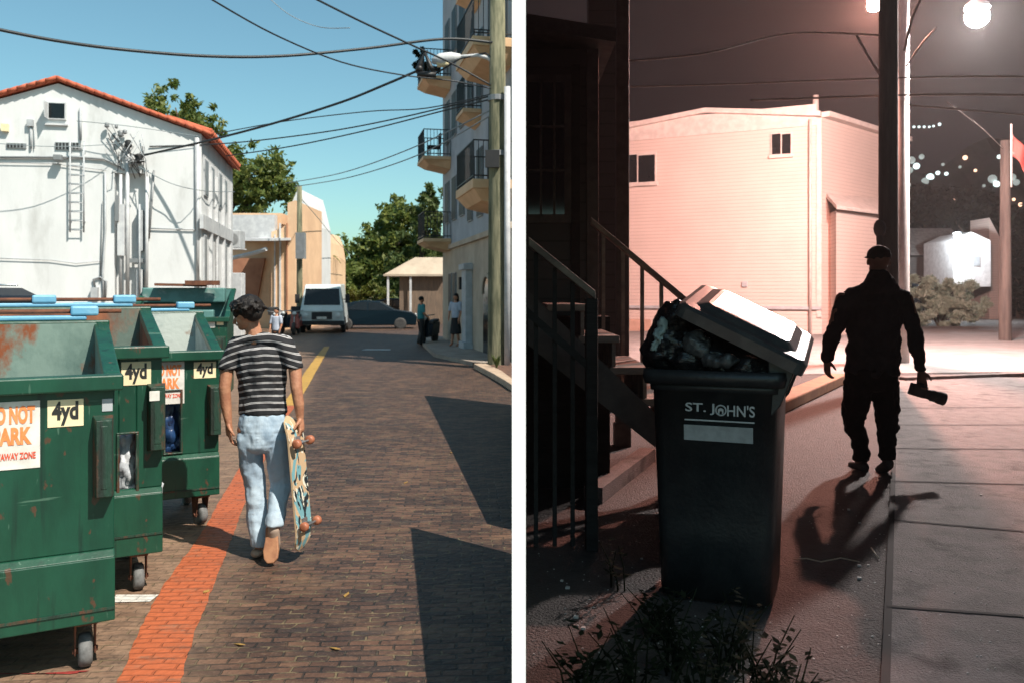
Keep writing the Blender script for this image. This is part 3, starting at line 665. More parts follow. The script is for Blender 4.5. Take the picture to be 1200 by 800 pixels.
# front wall with a recess strip near the middle right
rx0, rx1 = fb.front(134, 300)[0], fb.front(170, 300)[0]; rz = fb.front(150, 203)[1]
def gz(x): return HE+(HP-HE)*(1-abs(x+HWID)/HWID)
mb.prism([(-2*HWID, 0), (rx0, 0), (rx0, gz(rx0)), (-HWID, HP), (-2*HWID, HE)], 0, .25, 'y')
mb.prism([(rx1, 0), (0, 0), (0, HE), (rx1, gz(rx1))], 0, .25, 'y')
mb.prism([(rx0, rz), (rx1, rz), (rx1, gz(rx1)), (rx0, gz(rx0))], 0, .25, 'y')
mb.box(rx0, rx1, .25, .35, 0, rz+.3)
mb.box(-.25, 0, .25, DEP, 0, HE); mb.box(-2*HWID, -2*HWID+.25, .25, DEP, 0, HE)
mb.prism([(-2*HWID, 0), (0, 0), (0, HE), (-HWID, HP), (-2*HWID, HE)], DEP, DEP+.25, 'y')
mb.build('wall', M['white'], wbld)
rf = MB()
for s, (xa, xb) in enumerate(((-HWID, .22), (-HWID, -2*HWID-.22))):
    za, zb_ = HP+.06, HE-.04
    rf.hexa([(xa, -.12, za), (xa, DEP+.4, za), (xb, DEP+.4, zb_), (xb, -.12, zb_)], [(xa, -.12, za+.09), (xa, DEP+.4, za+.09), (xb, DEP+.4, zb_+.09), (xb, -.12, zb_+.09)])
roof = rf.build('roof', M['tile'], wbld)
tl = MB()
for (xa, xb) in ((-HWID, .26), (-HWID, -2*HWID-.26)):          # barrel tiles along the rake
    for i in range(17):
        t0, t1 = i/17, (i+1.12)/17
        p0 = Vector((xa+(xb-xa)*t0, -.13, HP+.14+(HE-HP-.12)*t0)); p1 = Vector((xa+(xb-xa)*t1, -.13, HP+.11+(HE-HP-.12)*t1))
        tl.tube([p0, p1], [.055, .068], 8)
for i in range(22):
    y = -.05+i*(DEP+.4)/22; tl.tube([(-.9, y, HE+.42), (.28, y, HE+.07)], .085, 8)
tl.build('roof_tiles', M['tile'], wbld, True)
def wrect(name, x0, x1, y0, y1, m, d0=-.03, d1=.0, par=wbld, fr=fb, bev=0):
    (a, z1), (b, z0) = fr.front(x0, y0), fr.front(x1, y1); q = MB(); q.box(a, b, d0, d1, z0, z1); return q.build(name, M[m], par, bevel=bev)
w1 = wrect('window', 56, 78, 120, 141, 'trimwhite', -.06, -.002); wrect('pane', 58, 76.5, 121.5, 139.5, 'dark', -.068, -.061, w1)
q = MB(); a, z1 = fb.front(51, 121); b, z0 = fb.front(57, 140); q.prism([(b, z0), (b, z1), (b-.04, z1)], -.35, -.07, 'y'); q.build('shutter', M['trimwhite'], w1)
wrect('window_sill', 53, 80, 145, 148, 'trimwhite', -.08, -.002, w1)
for (x0, x1, y0, y1) in ((8, 31, 168, 174.5), (65, 95, 167, 176.5)):
    v = wrect('vent', x0, x1, y0, y1, 'metalgrey', -.04, -.002)
    n = int((x1-x0)/4)
    for i in range(n): wrect('slot', x0+1+i*4, x0+3.4+i*4, y0+1, y1-1, 'darkmatt', -.045, -.041, v)
wrect('meter_box', 3, 11, 146, 155, 'cream', -.12, -.002); wrect('meter_box', 33, 40, 141, 149, 'shadegrey', -.12, -.002)
fl = wrect('flood_light', 66, 76, 183, 190, 'metalgrey', -.30, -.12, bev=.02); q = MB(); a, z = fb.front(71, 186); q.tube([(a, 0, z), (a, -.15, z)], .02); q.build('bracket', M['metalgrey'], fl)
# ladder
q = MB(); xa, zt = fb.front(84, 166); xb, zb_ = fb.front(100, 273)
q.tube([(xa, -.14, zt), (xa, -.14, zb_)], .022, 6); q.tube([(xb, -.14, zt), (xb, -.14, zb_)], .022, 6)
for i in range(10): z = zb_+.06+i*(zt-zb_)/10; q.tube([(xa, -.14, z), (xb, -.14, z)], .014, 6)
for z in (zt-.3, zb_+.3):
    for x in (xa, xb): q.tube([(x, 0, z), (x, -.14, z)], .012, 5)
q.build('wall_ladder', M['shadegrey'], wbld, True)
# pipes, conduits, meters
def wpipe(pts, r=.03, m='trimwhite', name='conduit', off=-.05):
    q = MB(); P = []
    for px, py in pts: x, z = fb.front(px, py); P.append((x, off, z))
    q.tube(P, r, 6); q.build(name, M[m], wbld, True)
wpipe([(0, 185), (60, 185), (100, 185.5), (122, 187), (136, 193), (146, 200)], .032, 'metalgrey')
wpipe([(0, 191), (62, 192), (90, 196), (125, 200)], .012, 'shadegrey')
wpipe([(37, 149), (37, 175)], .03, 'shadegrey'); wpipe([(41, 149), (41, 175)], .012, 'shadegrey'); wpipe([(95, 127), (95, 165)], .035, 'shadegrey')
wpipe([(124, 202), (124, 270), (121, 320), (122, 352)], .03, 'shadegrey'); wpipe([(121, 236), (118, 330)], .012, 'metalgrey')
wpipe([(150, 165), (150, 350)], .055); wpipe([(142, 205), (142, 350)], .04); wpipe([(173, 200), (172, 350)], .05); wpipe([(164, 240), (164, 350)], .03, 'shadegrey')
wpipe([(181, 200), (178, 240), (175, 280)], .03, 'metalgrey'); wpipe([(175, 268), (231, 269.5)], .02, 'shadegrey'); wpipe([(0, 303), (60, 305), (90, 309), (118, 306)], .012, 'shadegrey')
wpipe([(232, 162), (232, 345)], .05, 'trimwhite'); wpipe([(229.5, 160), (229.5, 268)], .02, 'shadegrey')
wrect('meter_box', 137, 141, 230, 260, 'metalgrey', -.2, -.06); wrect('meter_box', 160, 167, 246, 294, 'shadegrey', .02, .2); wrect('breaker_box', 139, 147, 240, 300, 'trimwhite', -.14, -.002)
wrect('meter_box', 108, 116, 337, 351, 'shadegrey', -.15, -.002); wpipe([(112, 337), (110, 328), (118, 325), (125, 330), (124, 350)], .03, 'metalgrey')
wrect('breaker_box', 152, 168, 303, 308, 'metalgrey', -.05, .1); wrect('breaker_box', 160, 167, 316, 350, 'trimwhite', .0, .2)
for px, py, r in ((127, 148, .07), (143, 158, .09), (152, 170, .11), (148, 156, .06), (164, 187, .13), (155, 192, .08), (138, 150, .05)):
    q = MB(); x, z = fb.front(px, py); q.lathe([(r*.5, -r), (r, -r*.6), (r*.7, 0), (r, r*.5), (r*.4, r)], 10, TR(x, -.15, z)); q.build('insulator', M['darkmatt' if r > .1 else 'metalgrey'], wbld, True)
for k in range(16):
    x0, y0 = random.uniform(124, 180), random.uniform(148, 182); x1, y1 = random.uniform(132, 176), random.uniform(185, 212)
    wpipe([(x0, y0), ((x0+x1)/2+random.uniform(-8, 8), (y0+y1)/2+random.uniform(2, 10)), (x1, y1)], .012, random.choice(['metalgrey', 'darkmatt', 'shadegrey']), 'cable', random.uniform(-.3, -.08))
# side wall windows and pipes
def srect(name, x0, x1, y0, y1, m, d0=0, d1=.05, par=wbld, fr=fb, X=0.0):
    (a, z1), (b, z0) = fr.side(x0, y0, X), fr.side(x1, y1, X); q = MB(); q.box(X+d0, X+d1, a, b, z0, z1); return q.build(name, M[m], par)
for (x0, x1, y0, y1) in ((238.5, 243, 186, 232), (246, 250, 195, 238), (255.5, 259, 202, 246), (262, 265, 210, 250), (238, 241, 275, 345), (252, 255, 282, 340), (262, 264.5, 285, 338)):
    s_ = srect('window', x0, x1, y0, y1, 'shadegrey', 0, .04)
    srect('pane', x0+.6, x1-.6, y0+2, y1-2, 'metalgrey', .041, .05, s_)
srect('ledge', 234, 270, 268, 271, 'trimwhite', 0, .1)
for px in (245, 252, 260, 268): srect('downpipe', px, px+1.2, 200+(px-245)*1.1, 372, 'trimwhite', .0, .09)

# ---------------- low peach buildings, walls and mast behind
pb = thing('peach_building', 'low peach building with a canopy roof between white walls', 'building', PT(283, 385, 42)*1)
pb.location = (0, 0, 0)
def pbox(name, x0, x1, y0, y1, D, dep, m, par=pb, zb=None):
    a, b = PT(x0, y0, D), PT(x1, y1, D); q = MB(); q.box(a.x, b.x, D, D+dep, (0 if zb is None else b.z), a.z); return q.build(name, M[m], par)
pbox('wall', 268, 330, 250, 385, 44, 3, 'peach'); pbox('parapet', 266, 322, 252, 281, 43.4, .5, 'trimwhite', zb=1)
q = MB(); A = PT(270, 282, 39); B = PT(312, 290, 39); C_ = PT(270, 300, 43.9); D_ = PT(313, 282, 43.9)
q.hexa([(A.x, 40, 4.25), (B.x, 40, 4.25), (B.x+.1, 43.4, 4.5), (A.x, 43.4, 4.5)], [(A.x, 40, 4.37), (B.x, 40, 4.37), (B.x+.1, 43.4, 4.62), (A.x, 43.4, 4.62)])
q.build('canopy', M['trimwhite'], pb)
q = MB(); q.prism([(PT(271, 0, 43.9).x, 0), (PT(296, 0, 43.9).x, 0), (PT(311, 0, 43.9).x, 3.6), (PT(271, 0, 43.9).x, 3.6)], 43.8, 43.99, 'y'); q.build('dark_doorway', M['orangewall'], pb)
q = MB(); q.tube([PT(271, 303, 41), PT(300, 296, 40.5), PT(312, 292, 40.2)], .10, 6); q.build('bracket', M['trimwhite'], pb)
ac = thing('air_conditioner', 'grey air conditioning unit on a bracket at the end of the white building', 'air conditioner', PT(276, 292, 31)); q = MB(); q.box(-.28, .26, -.3, .3, .02, .66); q.build('casing', M['shadegrey'], ac, bevel=.03)
q = MB(); q.lathe([(.16, -.01), (.2, .0), (.2, .01), (.05, .012)], 16, TR(0, -.31, .34, R(90))); q.build('fan_grille', M['metalgrey'], ac); q = MB(); q.box(-.3, .3, -.32, .32, -.03, .015); q.build('bracket', M['trimwhite'], ac)
q = MB(); q.box(PT(269, 0, 34).x, PT(283, 0, 34).x, 34, 34.5, .0, PT(0, 320, 34).z); tag(q.build('storage_cabinet', M['trimwhite'], bevel=.02), 'pale metal cabinet standing beside the end of the white building', 'cabinet')
# stepped white and peach wall block with buttresses
def block(label, cat, pts, D, dep, m, extra=()):
    t = thing('stepped_building', label, cat, (0, 0, 0)); q = MB(); P = [PT(a, b, D) for a, b in pts]
    q.prism([(p.x, max(p.z, 0)) for p in P], D, D+dep, 'y'); q.build('wall', M[m], t)
    for (x0, x1, y0, y1, mm, nm) in extra:
        a, b = PT(x0, y0, D), PT(x1, y1, D); q = MB(); q.box(a.x, b.x, D-.12, D-.002, max(0, b.z), a.z); q.build(nm, M[mm], t)
    return t
block('tall peach wall with stepped top left of the timber mast', 'building', [(318, 400), (346, 400), (346, 235), (337, 238), (337, 262), (330, 268), (318, 272)], 43, 6, 'peach', ((322, 323, 275, 375, 'trimwhite', 'downpipe'), (328, 329.5, 262, 375, 'trimwhite', 'downpipe'), (336, 337.2, 262, 375, 'orangewall', 'pipe')))
block('white wall with sloping top rising behind the timber mast', 'building', [(338, 400), (362, 400), (362, 262), (352, 222), (349, 222), (341, 240), (338, 258)], 50, 6, 'white', ((357, 358, 250, 380, 'shadegrey', 'downpipe'),))
block('small peach building right of the timber mast with vents on top', 'building', [(360, 400), (377, 400), (377, 300), (374, 281), (369, 268), (362, 266), (360, 272)], 56, 8, 'peach', ((363, 364.5, 280, 330, 'orangewall', 'pipe'), (370, 371, 285, 330, 'trimwhite', 'pipe')))
def pole(label, px, py0, py1, r0, r1, D=None, m='wood', base=0.0, cat='utility pole', cross=()):
    D = D or (CAMZ-base)*F/(py1-HOR); b = PT(px, HOR, D); b.z = base
    t = thing('utility_pole', label, cat, b); q = MB(); h = PT(px, py0, D).z-base
    q.lathe([(r0, -.05), (r0, 0), ((r0+r1)/2*1.02, h*.5), (r1, h)], 16); q.build('post', M[m], t, True)
    return t, D, h
t, D, h = pole('slim timber utility pole in front of the stepped white wall', 351, 218, 388, .15, .11, 40)
q = MB(); q.box(-.05, .35, -.55, -.16, 3.4, 4.6); q.build('transformer', M['metalgrey'], t)
pole('thin distant utility pole beside the small palm', 389, 293, 380, .12, .1, 68)

# trees
tree('large oak behind the white building with clumpy crown', (-20.5, 58, 0), [(PT(x, y, 58).x, 58+random.uniform(-2, 2), PT(x, y, 58).z, r) for x, y, r in ((212, 130, 1.7), (232, 138, 1.3), (206, 150, 1.4), (238, 160, 1.5), (252, 178, 1.3), (282, 196, 1.9), (305, 203, 1.9), (325, 210, 1.4), (290, 222, 2.0), (315, 226, 1.8), (276, 212, 1.6), (268, 190, 1.1), (322, 192, .9), (300, 240, 1.3), (220, 170, 1.6), (245, 200, 2))], 15000, .20, M['leaf'], .5)
tree('dense mid-green tree above the parked cars', (-15.5, 82, 0), [(PT(x, y, 82).x, 82+random.uniform(-2, 2), PT(x, y, 82).z, r) for x, y, r in ((468, 250, 1.9), (455, 262, 2.0), (478, 268, 2.2), (440, 285, 2.2), (462, 290, 3), (420, 300, 2.2), (485, 290, 2.2), (440, 312, 3), (412, 322, 2.2), (470, 320, 3), (425, 335, 2.4), (452, 340, 2.4), (492, 262, 1.6))], 17000, .30, M['leaf'], .5)
tree('dark tree between the tall tree and the balcony building', (-8.5, 75, 0), [(PT(x, y, 75).x, 75, PT(x, y, 75).z, r) for x, y, r in ((498, 245, 1.4), (505, 232, 1.2), (508, 255, 1.4), (500, 275, 1.9), (490, 310, 2.2), (506, 300, 2.2), (505, 340, 2.2), (475, 345, 2))], 8000, .26, M['leafdark'], .35)
tree('pale yellow-green shrub low behind the dark car', (-11, 62, 0), [(PT(x, y, 62).x, 62, PT(x, y, 62).z, r) for x, y, r in ((422, 345, .8), (436, 342, .7), (445, 347, .6), (413, 347, .6), (456, 348, .5))], 3500, .14, M['leafyellow'], .1, 'shrub', name='shrub')
tree('small bushy tree at the end of the peach walls', (-15, 72, 0), [(PT(x, y, 72).x, 72, PT(x, y, 72).z, r) for x, y, r in ((385, 312, 1.2), (392, 300, .9), (380, 325, 1.2), (397, 325, 1.6), (402, 340, 1.6), (385, 342, 1.6))], 4500, .22, M['leaf'], .2)
q = thing('palm_tree', 'little palm rising beside the small peach building', 'palm', (PT(381, 0, 60).x, 60, 0)); mb = MB(); mb.tube([(0, 0, 0), (.05, 0, 2.4), (.1, 0, 4.4)], [.14, .1, .08]); mb.build('trunk', M['bark'], q, True)
mb = MB()
for i in range(13):
    a = i*2.4; L_ = 1.3; c0 = Vector((.1, 0, 4.4)); prev = c0
    for k in range(1, 6):
        t_ = k/5; p = c0+Vector((math.cos(a)*L_*t_, math.sin(a)*L_*t_, .7*t_-1.1*t_*t_)); sd = Vector((-math.sin(a), math.cos(a), 0))*.11*(1-t_*.6)
        mb.add([prev-sd, prev+sd, p+sd*.8-Vector((0, 0, .05)), p-sd*.8-Vector((0, 0, .05))], [(0, 1, 2, 3)]); prev = p
mb.build('crown', M['leafyellow'], q)
# far treeline: one mass
bl = [(x, 140+random.uniform(-6, 6), random.uniform(1, 5), random.uniform(3, 5)) for x in np.arange(-130, -8, 4.5)]
tag(leaves(bl, 14000, .55, 'distant_treeline', M['leafdark']), 'dark line of far trees closing the street', 'trees', kind='stuff')
# tan hipped roof kiosk
kk = thing('garden_pavilion', 'small building with pale sloping roof at the end of the street', 'pavilion', (PT(484, 0, 52).x, 52, 0))
q = MB(); z0 = PT(0, 322, 52).z; q.hexa([(-1.6, -1, z0), (2.0, -1, z0), (2.0, 1.5, z0), (-1.6, 1.5, z0)], [(.1, .1, z0+1.05), (2.0, .1, z0+1.05), (2.0, .4, z0+1.05), (.1, .4, z0+1.05)]); q.box(-1.65, 2.05, -1.05, 1.55, z0-.12, z0-.003); q.build('roof', M['stone'], kk)
q = MB(); q.box(-.75, 1.9, -.6, 1.2, 0, z0-.125); q.build('wall', mat('brown_boards', (.20, .14, .10), .9, 0, (.12, .09, .07), 3, stretch=(6, 6, .5)), kk)
for x in (-1.45, -.1): q = MB(); q.box(x, x+.12, -.95, -.83, 0, z0-.125); q.build('post', M['trimwhite'], kk)

# ---------------- balcony building on the right
fa = Frame(0.045, 20.6, R(12.9))
bb = thing('balcony_building', 'tall grey building with rows of balconies on the right of the street', 'building', fa.o, fa.r)
def wp(p): return fa.loc((p[0], p[1], 0))[:2]
A, B, C_ = (0, 0), (0, 11.9), wp((.12, 33.6))
SZ = 3.42
q = MB(); q.prism([wp((.045, 20.6)), wp((.10, 33)), wp((-.3, 33.4)), (0, 11.9)], 0, SZ, 'z'); q.build('lower_wall', M['stone'], bb)
q = MB(); q.prism([wp((.045, 20.6)), wp((.10, 33)), wp((-.3, 33.4)), (0, 11.9)], SZ+.002, 14, 'z'); q.build('upper_wall', M['facade'], bb)
q = MB(); q.box(-.10, .0-.002, .0, 11.95, SZ-.08, SZ+.08);  q.build('string_course', M['stone'], bb, bevel=.01)
def fwin(Y0, Y1, z0, z1):
    q = MB(); q.box(-.05, -.002, Y0, Y1, z0, z1); f = q.build('window', M['metalgrey'], bb)
    q = MB(); q.box(-.058, -.051, Y0+.03, Y1-.03, z0+.03, z1-.03); q.build('pane', M['darkmatt'], f)
for Yc in (10.6, 9.0, 7.4):
    for z0 in (4.1, 7.0, 9.9): fwin(Yc-.45, Yc+.45, z0+.2, z0+1.7)
for Yc in (5.9, 4.3): 
    for z0 in (4.0, 7.4, 10.6): fwin(Yc-.4, Yc+.4, z0, z0+2.0)
for Yc in (1.2, 2.5):
    for z0 in (4.55, 8.0, 11.2): fwin(Yc-.42, Yc+.42, z0, z0+2.1)
for Yc in (9.9, 8.9): fwin(Yc-.3, Yc+.3, 1.3, 2.5)
# pilaster, arches, wall lantern
q = MB(); q.box(-.22, -.002, 5.6, 6.3, 0, 2.7); q.box(-.3, -.002, 5.5, 6.4, 2.5, 2.68); q.box(-.3, -.002, 5.5, 6.4, 0, .3); q.build('pilaster', M['shadegrey'], bb, bevel=.01)
for Yc, hw_ in ((3.3, .55), (.9, .6)):
    q = MB(); pts = [(Yc-hw_, .1), (Yc+hw_, .1)]+[(Yc+hw_*math.cos(t), 1.75+hw_*.9*math.sin(t)) for t in np.linspace(0, math.pi, 10)]
    q.prism(pts, -.012, -.003, 'x'); ar = q.build('arched_door', M['dark'], bb)
    q = MB()
    for t in np.linspace(0, math.pi, 10)[:-1]:
        t2 = t+math.pi/9; q.hexa([(-.05, Yc+hw_*math.cos(t), 1.75+hw_*.9*math.sin(t)), (-.003, Yc+hw_*math.cos(t), 1.75+hw_*.9*math.sin(t)), (-.003, Yc+hw_*math.cos(t2), 1.75+hw_*.9*math.sin(t2)), (-.05, Yc+hw_*math.cos(t2), 1.75+hw_*.9*math.sin(t2))],
              [(-.05, Yc+(hw_+.12)*math.cos(t), 1.75+(hw_+.12)*.9*math.sin(t)), (-.003, Yc+(hw_+.12)*math.cos(t), 1.75+(hw_+.12)*.9*math.sin(t)), (-.003, Yc+(hw_+.12)*math.cos(t2), 1.75+(hw_+.12)*.9*math.sin(t2)), (-.05, Yc+(hw_+.12)*math.cos(t2), 1.75+(hw_+.12)*.9*math.sin(t2))])
    q.build('arch', M['stone'], ar)
q = MB(); q.box(-.2, -.05, 6.9, 7.1, 1.9, 2.3); q.build('wall_lantern', M['iron'], bb)
def balcony(Y0, Y1, zt, pro, th=.28, rail=.95):
    q = MB(); q.box(-pro, -.003, Y0, Y1, zt-th*.45, zt); q.hexa([(-pro+.25, Y0+.2, zt-th), (-.003, Y0+.2, zt-th-.15), (-.003, Y1-.2, zt-th-.15), (-pro+.25, Y1-.2, zt-th)], [(-pro+.03, Y0+.03, zt-th*.45-.002), (-.003, Y0+.03, zt-th*.45-.002), (-.003, Y1-.03, zt-th*.45-.002), (-pro+.03, Y1-.03, zt-th*.45-.002)])
    s_ = q.build('balcony', M['balcony'], bb, bevel=.015)
    r = MB(); z = zt+rail
    for zz in (z, zt+.1):
        r.box(-pro+.02, -pro+.05, Y0+.02, Y1-.02, zz-.03, zz); r.box(-pro+.02, -.01, Y0+.02, Y0+.05, zz-.03, zz); r.box(-pro+.02, -.01, Y1-.05, Y1-.02, zz-.03, zz)
    nb = int((Y1-Y0)/.12)
    for i in range(nb+1): y = Y0+.03+(Y1-Y0-.06)*i/nb; r.box(-pro+.025, -pro+.042, y-.008, y+.008, zt+.01, z-.02)
    nb = int(pro/.12)
    for i in range(1, nb+1):
        x = -pro+.03+(pro-.05)*i/nb
        for y in (Y0+.035, Y1-.035): r.box(x-.008, x+.008, y-.008, y+.008, zt+.01, z-.02)
    r.build('railing', M['iron'], s_)
for zt in (3.72, 6.62, 9.45): balcony(9.8, 11.6, zt, 1.0)
for zt in (4.52, 7.95): balcony(.05, 2.6, zt, 1.0, .5)
for zt in (7.1, 10.6): balcony(4.1, 5.4, zt, .55)
# furniture on balconies
for zt, lab in ((6.62, 'dark patio chair on the middle far balcony'), (9.45, 'dark patio chair on the upper far balcony')):
    t = thing('patio_chair', lab, 'chair', fa.o, fa.r); q = MB(); q.box(-.75, -.3, 10.3, 10.75, zt+.38, zt+.46); q.build('seat', M['cloth_black'], t)
    q = MB(); q.box(-.34, -.28, 10.3, 10.75, zt+.46, zt+.9); q.build('backrest', M['cloth_black'], t)
    for x in (-.72, -.34):
        for y in (10.33, 10.7): q = MB(); q.box(x, x+.03, y, y+.03, zt+.003, zt+.38); q.build('leg', M['iron'], t)
t = tree('dark potted plant spilling over the highest far balcony', fa.o+Vector((-3.2, 10.2, 0)), [], 0, 0, M['leafdark']) if False else None
o = thing('potted_plant', 'dark plant spilling over the upper far balcony rail', 'plant', (-3.28, 31.2, 9.45)); q = MB(); q.lathe([(.12, 0), (.17, .3), (.15, .3)], 12); q.build('pot', M['iron'], o)
leaves([(0, 0, .7, .35), (-.05, 0, 1.15, .25), (.1, 0, .4, .3)], 1400, .08, 'foliage', M['weed'], o)

# big timber pole, white pipe, street lamp
t, D, h = pole('big weathered timber utility pole at the right kerb', 583, -40, 432, .235, .17)
PB = Vector((PT(583, 0, D).x, D, 0))
for z in (8.2, 6.9): 
    q = MB(); q.lathe([(.235, 0), (.235, .12)], 14, TR(0, 0, z-1.9)); q.build('band', M['metalgrey'], t)
q = MB(); q.box(-.28, .05, -.3, -.2, 4.7, 5.1); q.build('junction_box', M['darkmatt'], t)
q = MB(); q.tube([(PT(594.5, 0, D-.25).x, D-.25, 0), (PT(594.5, 0, D-.25).x, D-.25, PT(0, 105, D).z)], .075, 10); tag(q.build('conduit_pipe', M['trimwhite'], None, True), 'white vertical conduit pipe fixed beside the big timber pole', 'pipe')
sl = thing('street_lamp', 'grey cobra-head street lamp reaching out from the big timber pole', 'street lamp', PB)
def pr(px, py, dy=0): p = PT(px, py, D+dy); return p-PB
q = MB(); q.tube([pr(580, 76), pr(572, 68), pr(560, 65), pr(548, 66), pr(535, 67)], [.05, .05, .045, .04, .04], 8); q.build('arm', M['trimwhite'], sl, True)
q = MB(); a, b = pr(540, 66), pr(506, 72)
q.tube([a, a.lerp(b, .3), a.lerp(b, .7), b], [.05, .13, .15, .06], 10); q.build('lamp_head', M['trimwhite'], sl, True)
q = MB(); q.tube([pr(512, 75), pr(526, 74)], [.08, .10], 10); q.build('lens', M['cream'], sl, True)
# plants at foot of pole
for i, (px, py, hh, lab) in enumerate(((592, 431, .55, 'red-brown spiky plant right of the big timber pole foot'), (582, 436, .35, 'low dark clump growing against the front of the timber pole'))):
    p = GP(px, py); t = thing('plant', lab, 'plant', (min(p.x, -.1), p.y-.1, .11)); q = MB()
    for k in range(26):
        a = random.uniform(0, 6.28); l = hh*random.uniform(.6, 1); d = Vector((math.cos(a)*.28, math.sin(a)*.28, 1)).normalized(); sd = Vector((-math.sin(a), math.cos(a), 0))*.02
        q.add([-sd, sd, d*l*.6+sd*1.3, d*l+Vector((math.cos(a), math.sin(a), 0))*.05, d*l*.6-sd*1.3], [(0, 1, 2, 3, 4)])
    q.build('leaves', leafmat('spiky_leaf', (.10, .05, .035), (.13, .12, .07)) if i == 0 else M['leafdark'], t)

# ---------------- wires
WN = 0
def wire(lab, pts, r=.02, m='wire', cat='wire'):
    """pts (px, py, depth)"""
    P = [PT(*p) for p in pts]; q = []
    for i in range(len(P)-1):
        for k in range(6):
            t = k/6; p0 = P[max(i-1, 0)]; p1, p2 = P[i], P[i+1]; p3 = P[min(i+2, len(P)-1)]
            q.append(.5*((2*p1)+(p2-p0)*t+(2*p0-5*p1+4*p2-p3)*t*t+(3*p1-p0-3*p2+p3)*t**3))
    q.append(P[-1]); mb = MB(); mb.tube(q, r, 6); tag(mb.build('overhead_wire', M[m], None, True), lab, cat)
wire('thick black cable sagging across the whole sky from the left edge', [(-20, 31, 15), (60, 47, 15.5), (140, 58, 16), (240, 66, 17), (330, 66, 18), (430, 57, 19), (520, 46, 19.6), (577, 50, 20)], .032)
wire('black wire falling from the top edge to the street lamp', [(362, -5, 17), (420, 24, 18), (480, 52, 19), (530, 75, 19.7), (575, 100, 20)], .022)
wire('thin wire from the top edge left of centre down towards the big pole', [(240, -5, 14), (320, 40, 16), (400, 73, 18), (470, 88, 19.2), (530, 95, 20), (575, 104, 20)], .016)
wire('dark cable running from the white building up to the dark clamp', [(165, 183, 23.6), (240, 166, 22.8), (320, 145, 21.8), (400, 120, 21), (450, 100, 20.3), (492, 82, 20)], .030)
wire('upper pale wire from the tree to the big pole', [(238, 160, 26), (330, 143, 25), (430, 131, 23), (500, 127, 21), (578, 110, 20)], .015)
wire('lower pale wire under the upper one towards the big pole', [(175, 172, 23.7), (270, 168, 24), (380, 155, 23), (470, 138, 21.5), (578, 112, 20)], .018)
wire('dark wire passing in front of the tree crown to the big pole', [(265, 183, 26), (340, 172, 25), (430, 153, 23), (520, 130, 21), (578, 116, 20)], .018)
wire('grey wire above the beige buildings, upper of a close pair', [(335, 215, 39.5), (400, 203, 34), (480, 175, 27), (578, 128, 20)], .018, 'wirelight')
wire('grey wire above the beige buildings, lower of a close pair', [(345, 219, 39.5), (410, 208, 34), (490, 182, 27), (578, 134, 20)], .018, 'wirelight')
wire('short faint curved wire near the top of the sky', [(312, -5, 30), (340, 18, 30), (375, 32, 30), (410, 33, 29)], .014, 'wirelight')
wire('faint slack wire dropping towards the distant trees', [(352, 232, 40), (372, 255, 46), (395, 283, 55), (412, 300, 62)], .018, 'wirelight')
wire('slack thin wire hanging across the white gable, upper', [(-10, 168, 22), (60, 172, 22.4), (120, 170, 23), (150, 166, 23.5)], .010, 'wirelight')
wire('thin wire crossing the white gable to its right corner', [(90, 142, 23), (150, 148, 23.2), (232, 160, 23.8)], .010, 'wirelight')
wire('slack thin cable hanging low across the white gable right half', [(160, 194, 23.5), (200, 215, 23.4), (240, 224, 24), (275, 225, 29)], .012, 'wirelight')
cl = thing('cable_clamp', 'dark bundle of cable fittings hanging where the wires meet', 'cable fitting', PT(499, 80, 20)); q = MB()
q.tube([(-.22, 0, -.12), (-.12, 0, .12), (-.02, 0, .35), (.1, 0, .05), (.22, 0, -.14)], [.05, .06, .04, .06, .05], 8); q.tube([(-.2, 0, -.14), (.24, 0, -.16)], .07, 8); q.ell((-.15, 0, -.02), .09); q.build('splice', M['iron'], cl, True)
q = MB(); q.tube([(.22, 0, -.14), (.8, .1, .25), (1.4, .1, .38), (1.62, 0, .2)], .022, 6); q.build('loop', M['wire'], cl, True)

# ---------------- vehicles
M['vanpaint'] = mat('van_paint', (.62, .66, .66), .35, 0, (.55, .6, .6), 2, coat=.3); M['carpaint'] = mat('car_paint', (.006, .010, .016), .35, 0, (.006, .010, .016), spec=.25)
M['chrome'] = mat('chrome', (.6, .6, .6), .2, 1); M['redlamp'] = mat('tail_lamp', (.35, .02, .01), .2, coat=1); M['headlamp'] = mat('head_lamp', (.7, .72, .72), .15)
def wheel(par, x, y, r=.33, wd=.2, face=1, rim='steel'):
    q = MB(); T = TR(x, y, r, 0, R(90)); q.lathe([(r*.62, -wd/2), (r*.95, -wd/2), (r, -wd/3), (r, wd/3), (r*.95, wd/2), (r*.62, wd/2)], 24, T); o = q.build('wheel', M['rubber'], par, True)
    q = MB(); q.lathe([(.03, -wd/2+.01), (r*.6, -wd/2+.03), (r*.62, 0), (r*.6, wd/2-.03), (.03, wd/2-.01)], 20, T); q.build('rim', M['darkmatt'], o, True)
